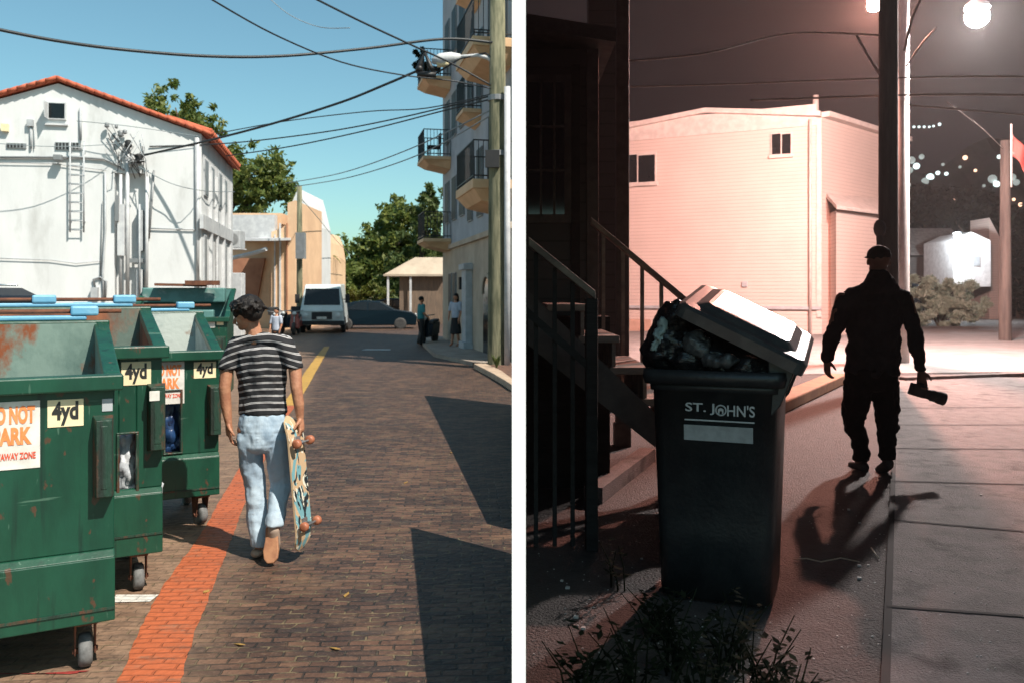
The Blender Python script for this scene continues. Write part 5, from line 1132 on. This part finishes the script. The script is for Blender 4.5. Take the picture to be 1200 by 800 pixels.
# steps
st = thing('staircase', 'wooden outdoor stairs with two sloping handrails beside the dark house', 'stairs', (0, 0, 0))
M['stepwood'] = mat('step_wood', (.38, .28, .22), .8, 0, (.18, .13, .11), 5, bump=.4, bs=20, stretch=(.3, 2, 1))
for i in range(-1, 6):
    x0 = .40+.175*i; zt_ = NG+1.07-.175*i
    q = MB(); q.box(x0-.03, x0+.20, 4.75, 5.65, zt_-.04, zt_); q.build('tread', M['stepwood'], st, bevel=.006)
    if i < 5: q = MB(); q.box(x0+.16, x0+.18, 4.78, 5.62, zt_-.175, zt_-.042); q.build('riser', M['stepwood'], st)
def lp(a, b, w_, h_, y):   # sloping rail between pixel points
    A, B = PT(*a, y), PT(*b, y); q = MB(); q.hexa([(A.x, y-w_, A.z-h_), (B.x, y-w_, B.z-h_), (B.x, y+w_, B.z-h_), (A.x, y+w_, A.z-h_)], [(A.x, y-w_, A.z), (B.x, y-w_, B.z), (B.x, y+w_, B.z), (A.x, y+w_, A.z)]); return q
lp((619, 278), (697, 341), .05, .045, 4.35).build('handrail', M['stepwood'], st, bevel=.005)
lp((692, 255), (803, 348), .04, .045, 5.75).build('handrail', M['stepwood'], st, bevel=.005)
for px in (707, 730, 752.5, 775, 797):
    t_ = (px-692)/111; a = PT(px, 259+93*t_, 5.75); b_ = PT(px, 425+110*t_, 5.75); q = MB(); q.box(a.x-.012, a.x+.012, 5.738, 5.762, b_.z, a.z-.01); q.build('baluster', M['stepwood'], st)
for yy in (4.74, 5.66):
    q = MB(); q.hexa([(.09, yy-.02, NG+1.02), (1.36, yy-.02, NG-.0), (1.36, yy+.02, NG-.0), (.09, yy+.02, NG+1.02)], [(.09, yy-.02, NG+1.32), (1.30, yy-.02, NG+.16), (1.30, yy+.02, NG+.16), (.09, yy+.02, NG+1.32)]); q.build('stringer', M['dtrim'], st)
for px in (628, 650, 671):
    t_ = (px-619)/78; a = PT(px, 282+63*t_, 4.35); q = MB(); q.box(a.x-.011, a.x+.011, 4.339, 4.361, NG+.02, a.z-.03); q.build('baluster', M['wallplain'], st)
q = MB(); a, b = PT(618, 360, 4.35), PT(692, 425, 4.35); q.hexa([(a.x, 4.32, a.z-.05), (b.x, 4.32, b.z-.05), (b.x, 4.38, b.z-.05), (a.x, 4.38, a.z-.05)], [(a.x, 4.32, a.z), (b.x, 4.32, b.z), (b.x, 4.38, b.z), (a.x, 4.38, a.z)]); q.build('rail', M['wallplain'], st)
q = MB(); q.box(.098, .66, 5.75, 6.15, NG-.02, NG+1.15); q.build('under_stair_boarding', M['wallplain'], st)
a = PT(693, 345, 4.35); q = MB(); q.box(a.x-.03, a.x+.03, 4.31, 4.39, NG, a.z-.02); q.build('newel_post', M['wallplain'], st, bevel=.006)
a = PT(800, 345, 5.75); q = MB(); q.box(a.x-.03, a.x+.03, 5.71, 5.79, NG, a.z-.02); q.build('newel_post', M['dtrim'], st, bevel=.006)
# pale stone edge by the steps
q = MB(); A, B = GN(706, 590), GN(768, 540); q.box(0, (B-A).length, 0, .12, 0, .10, Matrix.Translation(A+Vector((0, 0, 0))) @ Euler((0, 0, math.atan2(B.y-A.y, B.x-A.x))).to_matrix().to_4x4()); q.build('edging', M['slab_n']); bpy.data.objects['edging']['kind'] = 'structure'

# ---------------- wheelie bin
fw = Frame((767-600)/1000*3.62, 3.62, R(-22), NG)
wb_ = thing('wheelie_bin', 'black overfull wheelie bin with white lettering and its lid propped open', 'wheelie bin', fw.o, fw.r)
BLK = mat('black_plastic', (.018, .019, .021), .38, 0, (.028, .029, .03), 8, bump=.12, bs=60)
M['blk'] = BLK
W0, W1, D0, D1, H_ = .46, .52, .46, .56, 1.0
def ring(z, g=0):
    t = z/H_; w_ = W0+(W1-W0)*t+g*2; d = D0+(D1-D0)*t+g*2; cx, cy = W0/2+.01, D1/2; r = .05; P = []
    for (sx, sy, a0) in ((1, 1, 0), (-1, 1, 90), (-1, -1, 180), (1, -1, 270)):
        for k in range(4): a = R(a0+k*30); P.append((cx+sx*(w_/2-r)+r*math.cos(a), cy+sy*(d/2-r)+r*math.sin(a), z))
    return P
def loft(rings, mbx, close=True):
    n = len(rings[0]); vs = [p for r in rings for p in r]; fs = [(i*n+j, i*n+(j+1) % n, (i+1)*n+(j+1) % n, (i+1)*n+j) for i in range(len(rings)-1) for j in range(n)]
    if close: fs += [list(range(n))[::-1], list(range((len(rings)-1)*n, len(rings)*n))]
    mbx.add(vs, fs)
q = MB(); loft([ring(.02), ring(.3), ring(.34), ring(.895), ring(.896, .010), ring(.93, .012), ring(.931), ring(.96), ring(.96, -.02), ring(.85, -.025), ring(.2, -.03)], q); q.build('body', BLK, wb_, True)
q = MB(); loft([ring(.925, .0), ring(.925, .030), ring(.955, .036), ring(.985, .032), ring(.985, -.005)], q, False); q.build('rim', BLK, wb_, True)
q = MB(); 
for y in (.04, .50): q.hexa([(W0+.01, y-.02, .80), (W0+.05, y-.02, .85), (W0+.05, y+.02, .85), (W0+.01, y+.02, .80)], [(W0+.0, y-.02, 1.03), (W0+.12, y-.02, 1.03), (W0+.12, y+.02, 1.03), (W0+.0, y+.02, 1.03)])
q.tube([(W0+.10, .0, 1.02), (W0+.10, .54, 1.02)], .016, 10); q.build('handle', BLK, wb_, bevel=.006)
for y in (.12, .44):
    q = MB(); q.lathe([(.02, -.025), (.09, -.03), (.10, -.02), (.10, .02), (.09, .03), (.02, .025)], 24, TR(W0-.11, y, .10, R(90))); q.build('wheel', M['rubber'], wb_, True)
# lid hinged on the right, propped at about 35 degrees and leaning a little to the viewer
lidT = Matrix.Translation((W0+.155, -.03, 1.015)) @ Euler((R(8), 0, 0)).to_matrix().to_4x4() @ Euler((0, R(26.5), 0)).to_matrix().to_4x4()
def lidring(x0, x1, y0, y1, z, r=.04):
    P = []
    for (cx, cy, a0) in ((x1-r, y1-r, 0), (x0+r, y1-r, 90), (x0+r, y0+r, 180), (x1-r, y0+r, 270)):
        for k in range(4): a = R(a0+k*30); P.append(tuple(lidT @ Vector((cx+r*math.cos(a), cy+r*math.sin(a), z))))
    return P
q = MB(); loft([lidring(-.56, 0, -.02, .62, -.045), lidring(-.56, 0, -.02, .62, .0), lidring(-.54, -.02, .0, .60, .012), lidring(-.50, -.06, .04, .56, .018), lidring(-.46, -.10, .08, .52, .040), lidring(-.44, -.12, .10, .50, .043)], q)
M['lidm'] = mat('bin_lid', (.05, .05, .052), .30, 0, (.08, .078, .075), 10, bump=.08, bs=30); q.build('lid', M['lidm'], wb_)
# lettering and pale name strip
def ftext(s, x0, x1, y0, y1, bold, m, fr, parent, fillh=.78, yo=-.004):
    (a, z1), (b, z0) = fr.front(x0, y0), fr.front(x1, y1); o = text('lettering', s, 1.0, Matrix.Identity(4), m, parent, bold=bold, thick=.001)
    vs = [v.co for v in o.data.vertices]; mx, Mx = min(v.x for v in vs), max(v.x for v in vs); my, My = min(v.y for v in vs), max(v.y for v in vs)
    T = TR((a+b)/2, yo, (z0+z1)/2) @ UP @ Matrix.Diagonal(((b-a)/(Mx-mx), (z1-z0)/(My-my), 1, 1)) @ Matrix.Translation((-(mx+Mx)/2, -(my+My)/2, 0)); o.data.transform(T); return o
M['wink'] = mat('pale_print', (.55, .53, .51), .6)
M['wstrip'] = mat('pale_strip', (.42, .41, .40), .7, 0, (.32, .31, .30), 14)
fz = fw
fo = D1/2-(D0+(D1-D0)*.86)/2-.001      # front face setback at lettering height
ftext('ST. J', 803, 837, 471, 486, .012, M['wink'], fz, wb_, yo=fo-.003); ftext("HN'S", 852, 884.5, 474, 489, .012, M['wink'], fz, wb_, yo=fo-.003)
(a, z_), _ = fz.front(844.5, 480.5), 0
q = MB(); q.tube([(a+.0205*math.cos(t), fo-.002, z_+.0205*math.sin(t)) for t in np.linspace(0, 2*math.pi, 25)], .0035, 6); q.build('emblem_ring', M['wink'], wb_)
q = MB(); q.prism([(-.014, -.016), (-.006, -.016), (-.006, -.004), (.006, -.004), (.006, -.016), (.014, -.016), (.014, .006), (0, .014), (-.014, .006)], fo-.0045, fo-.003, 'y', TR(a, 0, z_) @ Matrix.Diagonal((.8, 1, .8, 1))); q.build('emblem', M['wink'], wb_)
(a, z1), (b, z0) = fz.front(802, 490), fz.front(884, 492.5); q = MB(); q.box(a, b, fo-.004, fo-.002, z1-.006, z1); q.build('underline', M['wink'], wb_)
(a, z1), (b, z0) = fz.front(801, 497), fz.front(882, 519); q = MB(); fo2 = D1/2-(D0+(D1-D0)*.74)/2; q.hexa([(a, fo2-.001, z0-.004), (b, fo2-.001, z0-.004), (b, fo2+.006, z0-.004), (a, fo2+.006, z0-.004)], [(a, fo2-.006, z1), (b, fo2-.006, z1), (b, fo2+.002, z1), (a, fo2+.002, z1)]); q.build('name_strip', M['wstrip'], wb_)
# rubbish bags
BAG = mat('black_bag', (.010, .010, .011), .25, 0, (.02, .02, .022), 8, bump=1.0, bs=11, stretch=(1, 1, 2.2))
def bag(label, blobs, m, disp=.06, ns=.07):
    t_ = fuse('rubbish_bag', [[(Vector(c), r)] for c, r in blobs], .008, m, None, 1, disp=disp, dns=ns)
    tag(t_, label, 'bag'); t_.location = fw.o; t_.rotation_euler = (0, 0, fw.r); return t_
bag('large shiny black rubbish bag bulging out under the bin lid', [((.12, .22, 1.02), (.20, .22, .17)), ((.26, .18, 1.01), (.16, .17, .12)), ((.37, .15, .99), (.12, .14, .09)), ((.12, .36, 1.08), (.18, .15, .14)), ((.03, .10, 1.10), (.09, .10, .14)), ((.08, .08, 1.20), (.07, .08, .07))], BAG, .09, .10)
bag('small black rubbish bag hanging over the left side of the bin', [((.01, .12, 1.06), (.07, .11, .11)), ((.06, .2, 1.19), (.09, .10, .08))], BAG, .07, .09)
bag('crumpled white plastic bag poking out at the left of the bin lid', [((.015, .01, 1.12), (.022, .03, .035)), ((.03, .02, 1.17), (.02, .03, .03)), ((-.0, .02, 1.08), (.016, .03, .025))], mat('white_bag', (.35, .42, .41), .4, bump=.5, bs=40), .05, .025)
bag('grey translucent bag in the middle under the bin lid', [((.18, .02, 1.09), (.06, .04, .05)), ((.28, .0, 1.03), (.08, .04, .03))], mat('grey_bag', (.09, .09, .09), .3, 0, (.03, .03, .03), 14, bump=.6, bs=30), .07, .07)

# ---------------- night man with camera
HOOD = mat('black_hoodie', (.016, .016, .019), .95, 0, (.022, .022, .025), 6, bump=.3, bs=14, spec=.2); PANT = mat('black_trousers', (.009, .009, .010), .95, spec=.2); M['capm'] = mat('cap_cloth', (.012, .012, .013), .9)
nm = thing('person', 'man in black hooded top walking away at night, camera in right hand', 'person', (.4185*6.35, 6.35, NG-.03))
def np_(px, py, y=0.0): return ((px-1018)/164, y, (558-py)/164)
hc = Vector(np_(1030, 299, 0)); LW, RW = Vector(np_(968, 418, .02)), Vector(np_(1079, 432, -.02))
ch = [[(hc+Vector((0, 0, .02)), (.080, .098, .098))], [(hc+Vector((0, .03, -.06)), (.058, .065, .06))], [(hc+Vector((-.082, .0, -.01)), (.010, .016, .028))], [(hc+Vector((.082, .0, -.01)), (.010, .016, .028))], [(hc+Vector((0, .10, -.01)), (.013, .02, .02))],
      [(np_(1029, 312), .06), (np_(1027, 328), .06)], [(np_(1025, 350), (.17, .11, .08)), (np_(1024, 420), (.15, .10, .1))],
      [(np_(985, 345), .05), (np_(973, 385), .04), (LW, .026)], [(np_(1063, 345), .05), (np_(1076, 385), .04), (RW, .026)],
      [(np_(1006, 440), .07), (np_(1003, 498, .05), .034), (np_(1009, 545, .02), .04)], [(np_(1036, 440), .07), (np_(1038, 498, -.02), .034), (np_(1030, 536, -.14), .04)]]
ch += hand(LW, (.05, .15, -1), (1, .3, 0), .6, 1.0, 1)+hand(RW, (.1, -.05, -1), (-.3, -1, 0), .9, 1.0, -1)
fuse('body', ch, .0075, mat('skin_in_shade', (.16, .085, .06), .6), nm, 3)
fuse('hooded_top', [[(np_(1029, 315, -.02), (.080, .08, .035)), (np_(1027, 325, -.05), (.115, .09, .05)), (np_(1026, 334, -.06), (.15, .085, .05))],
      [(np_(996, 343), (.075, .09, .065)), (np_(1025, 333), (.12, .09, .06)), (np_(1054, 343), (.075, .09, .065))],
      [(np_(1024, 350), (.215, .13, .09)), (np_(1024, 380), (.205, .135, .09)), (np_(1023, 415), (.198, .14, .09)), (np_(1022, 434), (.208, .145, .05))],
      [(np_(990, 346), .070), (np_(976, 382), .060), (np_(969, 405, .01), .054), (np_(967, 416, .02), .046)],
      [(np_(1059, 346), .070), (np_(1072, 382), .060), (np_(1077, 412, -.01), .053), (np_(1078, 427, -.02), .046)]], .011, HOOD, nm, 3, disp=.05, dns=.08)
fuse('trousers', [[(np_(1021, 432), (.200, .14, .06)), (np_(1021, 448), (.19, .14, .07))],
      [(np_(1006, 448), (.11, .125, .08)), (np_(1004, 470, .03), (.096, .11, .08)), (np_(1003, 498, .06), (.078, .09, .07)), (np_(1008, 518, .04), (.062, .075, .05)), (np_(1010, 540, .02), (.056, .08, .03))],
      [(np_(1036, 448), (.11, .125, .08)), (np_(1038, 470, .0), (.094, .11, .08)), (np_(1039, 498, -.02), (.074, .085, .07)), (np_(1034, 518, -.08), (.058, .072, .05)), (np_(1030, 533, -.14), (.052, .075, .03))]], .011, PANT, nm, 3, disp=.05, dns=.07)
fuse('cap', [[(hc+Vector((0, -.0, .040)), (.086, .102, .080))], [(hc+Vector((0, .12, .03)), (.06, .06, .012))]], .008, M['capm'], nm, 2)
fuse('shoe', [[(np_(1009, 549, -.03), (.042, .05, .045)), (np_(1008, 552, .12), (.045, .07, .035))]], .01, M['rubber'], nm, 2)
fuse('shoe', [[(np_(1030, 541, -.16), (.040, .04, .045)), (np_(1029, 551, -.06), (.045, .06, .03))]], .01, M['rubber'], nm, 2)
cmr = thing('camera', 'black camera with stubby lens held low in the night man\'s right hand', 'camera', Vector(nm.location)+Vector(np_(1075, 456, -.03)), 0); cmr.rotation_euler = (0, R(17), 0)
q = MB(); q.box(-.055, .055, -.035, .035, -.045, .045); q.box(-.02, .03, -.02, .02, .045, .062); q.build('body', M['rubber'], cmr, bevel=.01)
q = MB(); q.lathe([(.036, .0), (.036, .05), (.042, .055), (.042, .10), (.046, .105), (.048, .155), (.040, .155), (.038, .12)], 24, TR(.05, 0, -.005, 0, R(90))); q.build('lens', M['rubber'], cmr, True)

# ---------------- right background
P = GN(1100, 383); bu = thing('shrub', 'pale grey-green feathery shrub mound beyond the road', 'shrub', P)
q = MB(); q.tube([(0, 0, 0), (-.6, 0, 1.0)], .04, 6); q.tube([(0, 0, 0), (.5, 0, .9)], .04, 6); q.tube([(0, 0, 0), (0, .1, 1.2)], .04, 6); q.build('stems', M['bark'], bu)
leaves([(-.95, 0, .85, .85), (-.35, .1, 1.35, .95), (.35, 0, 1.05, .9), (1.15, 0, 1.05, .85), (.0, -.3, .6, .8), (1.7, .2, .7, .6), (-1.4, .2, .6, .6)], 26000, .10, 'foliage', leafmat('pale_leaf', (.34, .40, .30), (.55, .60, .50)), bu, flat=.25)
# dark car behind the grass
cp = GN(1108, 378); 
C2 = dup(c, (cp.x-.2, cp.y+3.6, NG), R(75), 'dark car with shiny roof parked behind the ornamental grass', 1.25)
C2['category'] = 'car'
# low dark building
lb_ = thing('garage', 'low dark building with shingled roof behind the parked night car', 'garage', (0, 0, 0)); A, B = PT(1055, 300, 46), PT(1128, 300, 46)
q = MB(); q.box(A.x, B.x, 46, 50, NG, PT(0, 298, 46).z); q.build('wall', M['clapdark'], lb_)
q = MB(); z0, z1 = PT(0, 300, 46).z, PT(0, 268, 48).z; q.hexa([(A.x-.3, 45.5, z0), (B.x+.3, 45.5, z0), (B.x+.3, 50.5, z0), (A.x-.3, 50.5, z0)], [(A.x-.3, 47.8, z1), (B.x+.3, 47.8, z1), (B.x+.3, 48.2, z1), (A.x-.3, 48.2, z1)]); q.build('roof', mat('shingle', (.20, .17, .16), .9, 0, (.13, .11, .10), 6, bump=.4), lb_)
# brightly lit white gable
lg = thing('white_gable_house', 'small gabled house front glaring white under its own floodlight', 'house', (0, 0, 0)); D = 42
q = MB(); P = [PT(*k, D) for k in ((1117, 336), (1161, 336), (1161, 282), (1138, 272), (1117, 282))]; q.prism([(k.x, k.z) for k in P], D, D+3, 'y'); q.build('wall', mat('bright_white', (.8, .8, .8), .8), lg)
q = MB(); P = [PT(*k, D) for k in ((1160, 345), (1176, 345), (1176, 268), (1140, 248), (1160, 270))]; q.prism([(PT(1162, 0, 43).x, NG), (PT(1178, 0, 43).x, NG), (PT(1178, 0, 43).x, PT(0, 285, 43).z), (PT(1162, 0, 43).x, PT(0, 255, 43).z)], 43.2, 45, 'y'); q.build('side_wing', M['clap'], lg)
q = MB(); a, b = PT(1140, 300, D-.01), PT(1148, 312, D-.01); q.box(a.x, b.x, D-.04, D-.01, b.z, a.z); q.build('window', M['shadegrey'], lg)
fl_ = thing('flood_light', 'dazzling floodlight at the upper left of the white gable', 'flood light', PT(1122, 277, D-1.1)); q = MB(); q.ell((0, 0, 0), (.16, .1, .12), 14); q.build('bulb', glow('flood_glow', (.85, .95, 1), 900), fl_, True); q = MB(); q.box(-.18, .18, .0, .12, .12, .2); q.build('bracket', M['metalgrey'], fl_)
npole('wooden post with pale sleeve at the far right of the night road', 1178, 24, .17, .12, 'polewood', 165)
fg = thing('flag', 'reddish flag drooping at the far right edge above the post', 'flag', PT(1186, 150, 23)); q = MB(); n = 10
vs = []; 
for i in range(n+1):
    for j in range(7): u, v = i/n, j/6; vs.append((u*.55, .06*math.sin(u*9+v*2), -.1-u*.75-v*.55+.05*math.sin(v*5)))
q.add(vs, [(i*7+j, i*7+j+1, (i+1)*7+j+1, (i+1)*7+j) for i in range(n) for j in range(6)]); fgo = q.build('cloth', mat('flag_cloth', (.42, .07, .06), .8, 0, (.55, .42, .38), 2.5, .55, .58), fg, True); s_ = fgo.modifiers.new('s', 'SOLIDIFY'); s_.thickness = .008
q = MB(); q.tube([(-.02, 0, -1.6), (-.02, 0, .1)], .025, 8); q.build('staff', M['polewhite'], fg, True)
# hill and city lights
q = MB(); nx, ny = 26, 8; vs = []
for j in range(ny):
    for i in range(nx):
        x = 12+i*1.15; y = 50.5+j*1.5; h = NG-.1+(11.6+1.4*math.sin(i*.35)+.5*math.sin(i*1.1))*(j/(ny-1))**.8; vs.append((x, y, h))
q.add(vs, [(j*nx+i, j*nx+i+1, (j+1)*nx+i+1, (j+1)*nx+i) for j in range(ny-1) for i in range(nx-1)])
tag(q.build('hillside', mat('dark_hillside', (.04, .04, .04), 1, 0, (.02, .025, .02), .5)), kind='structure')
def hz(px, py):
    D = 50.6
    for k in range(60):
        D += .17; x, y, z = PT(px, py, D); i = (x-12)/1.15; jj = (y-50.5)/10.5
        if z < NG-.1+(11.6+1.4*math.sin(i*.35)+.5*math.sin(i*1.1))*max(jj, 0)**.8: return PT(px, py, D-.25)
    return PT(px, py, 60)
GLW = {k: glow('far_lamp_'+k, v, s) for k, v, s in (('cool', (.75, .95, .95), 1.2), ('warm', (1, .6, .4), 1.4), ('dim', (.55, .75, .72), .28))}
spots = [(1071, 149, 2.4, 'cool'), (1077, 149, 2.4, 'cool'), (1083, 149, 2.4, 'cool'), (1089, 149, 2.2, 'cool'), (1094, 148, 2.2, 'cool'), (1101, 146, 3, 'cool'), (1068, 188, 7, 'dim'), (1074, 195, 6, 'cool'), (1066, 200, 6, 'dim'), (1084, 213, 7, 'dim'), (1090, 208, 7, 'cool'), (1099, 203, 4, 'cool'), (1109, 204, 3.6, 'cool'), (1080, 184, 5, 'dim'), (1131, 185, 4.5, 'warm'), (1120, 232, 4.5, 'warm'), (1154, 262, 3, 'warm'), (1163, 210, 8, 'dim'), (1168, 216, 6, 'cool'), (1186, 208, 7, 'dim'), (1191, 214, 6, 'dim'), (1171, 184, 4, 'cool'), (1183, 178, 3, 'cool'), (1064, 217, 5, 'dim'), (1105, 193, 3, 'dim'), (1125, 196, 3, 'dim'), (1143, 200, 3, 'warm'), (1153, 218, 3, 'dim'), (1188, 234, 3, 'warm'), (1196, 240, 4, 'warm')]
for i, (px, py, r, k) in enumerate(spots):
    P = hz(px, py); q = MB(); q.ell((0, 0, 0), r*.5*P.y/1000*1.25, 12); o = q.build('distant_lamp', GLW[k], None, True); o.location = P
    if py < 155: lb = 'small white lamp in the level row along the top of the far hill'; gr = 'row of lamps on the hilltop'
    else: lb = {'cool': 'bright cool lamp', 'warm': 'warm orange lamp', 'dim': 'dim greenish lamp'}[k]+(' high' if py < 198 else ' low')+' on the hillside '+('close to the twin poles' if px < 1083 else 'above the garage' if px < 1112 else 'above the white gable' if px < 1160 else 'beside the wooden post' if px < 1181 else 'at the far right edge'); gr = 'lamps on the far hillside'
    tag(o, lb, 'lamp', gr)
# dark trees on the right background
leaves_dark = M['leafdark']
P = hz(1110, 250); tree('dark tree mass behind the low garage', (P.x, 50.3, NG), [(PT(x, y, 51).x, 51, PT(x, y, 51).z, r) for x, y, r in ((1085, 250, 1.8), (1110, 248, 2), (1135, 262, 1.6), (1070, 262, 1.6), (1150, 245, 1.5))], 5000, .22, M['weed'], .2)
tree('dark tree at the far right edge behind the post', (PT(1195, 0, 45).x, 45, NG), [(PT(x, y, 45).x, 45, PT(x, y, 45).z, r) for x, y, r in ((1190, 270, 1.8), (1200, 300, 2), (1196, 330, 1.6), (1185, 340, 1.3), (1180, 300, 1.2))], 5000, .2, M['weed'], .2)

# ---------------- foreground weeds and debris
def weed(label, px, py, h, n, spread):
    p = GN(px, py); t = thing('weed', label, 'weed', p); q = MB(); sb = MB()
    for k in range(n):
        a = random.uniform(0, 6.28); l = h*random.uniform(.5, 1); d = Vector((math.cos(a)*spread*random.uniform(.1, 1), math.sin(a)*spread*random.uniform(.1, 1), 1)).normalized()
        b = Vector((random.gauss(0, .03), random.gauss(0, .03), 0)); pts = [b, b+d*l*.5, b+d*l+Vector((math.cos(a)*.04, 0, -.01))]; sb.tube(pts, [.004, .003, .0015], 5)
        for m_ in range(7):
            u = random.uniform(.25, 1); c = b+d*l*u; aa = random.uniform(0, 6.28); dd = Vector((math.cos(aa), math.sin(aa), random.uniform(-.2, .6))).normalized()*random.uniform(.025, .055); s = Vector((-math.sin(aa), math.cos(aa), 0))*.011
            q.add([c, c+dd*.5+s, c+dd, c+dd*.5-s], [(0, 1, 2, 3)])
    sb.build('stems', M['weed'], t); q.build('leaves', M['weed'], t)
weed('small upright dark weed growing alone on the asphalt left of the bin', 722, 690, .22, 5, .25)
for i, (px, py, h, lab) in enumerate(((690, 830, .30, 'dark leafy weed nearest the bottom left of the night ground'), (745, 815, .34, 'dark leafy weed below the left half of the bin'), (790, 790, .36, 'bushy dark weed right in front of the bin'), (825, 830, .34, 'dark weed low in front of the bin centre'), (860, 785, .34, 'dark weed in front of the bin\'s right half'), (895, 820, .30, 'dark weed below the bin\'s right corner'), (930, 850, .26, 'sparse dark weed right of the bin at the bottom edge'), (775, 745, .24, 'short weed against the lower left of the bin'))):
    weed(lab, px, py, h*.9, 14, .6)
def nw(lab, pts, r): 
    q = MB(); q.tube([GN(a, b)+Vector((0, 0, z)) for a, b, z in pts], r, 6); tag(q.build('wire_scrap', mat('wire_scrap', (.6, .5, .38), .6), None, True), lab, 'wire')
nw('long pale bent wire lying on the asphalt beside the bin', [(930, 657, .01), (945, 661, .03), (962, 660, .01), (985, 658, .02), (1007, 660, .01)], .003)
nw('short pale wire scrap on the asphalt near the kerb line', [(1021, 646, .02), (1026, 651, .01), (1030, 656, .01)], .004)
q = MB()
for k in range(420):
    px, py = random.uniform(625, 1195), random.uniform(560, 798); p = GN(px, py)
    if 760 < px < 930 and py < 700: continue
    s = random.uniform(.0012, .004) if k > 14 else random.uniform(.006, .011); q.prism([(-s, -s*.6), (s*.7, -s), (s, s*.5), (-s*.4, s)], 0, s*.8, 'z', Matrix.Translation(p+Vector((0, 0, .0205 if px > 1040 else .001))))
tag(q.build('grit', M['wink']), 'pale grit scattered over the dark night ground', 'grit', kind='stuff')
# thin night mist that carries the lamps' glow
hv = bpy.data.materials.new('mist'); hv.use_nodes = True; N = hv.node_tree.nodes; N.remove(N['Principled BSDF']); v = N.new('ShaderNodeVolumePrincipled'); v.inputs['Density'].default_value = .0007; v.inputs['Color'].default_value = (.95, .95, .95, 1); v.inputs['Anisotropy'].default_value = .5
hv.node_tree.links.new(v.outputs[0], N['Material Output'].inputs['Volume'])
q = MB(); zb_, zt2 = NG-1, 24.0; q.hexa([(.0165*2.6, 2.6, zb_), (3.0, 2.6, zb_), (41.5, 61, zb_), (.0166*61, 61, zb_)], [(.0165*2.6, 2.6, zt(2.6)-.1), (3.0, 2.6, zt(2.6)-.1), (41.5, 61, zt(61)-.2), (.0166*61, 61, zt(61)-.2)]); tag(q.build('haze', hv), kind='stuff')
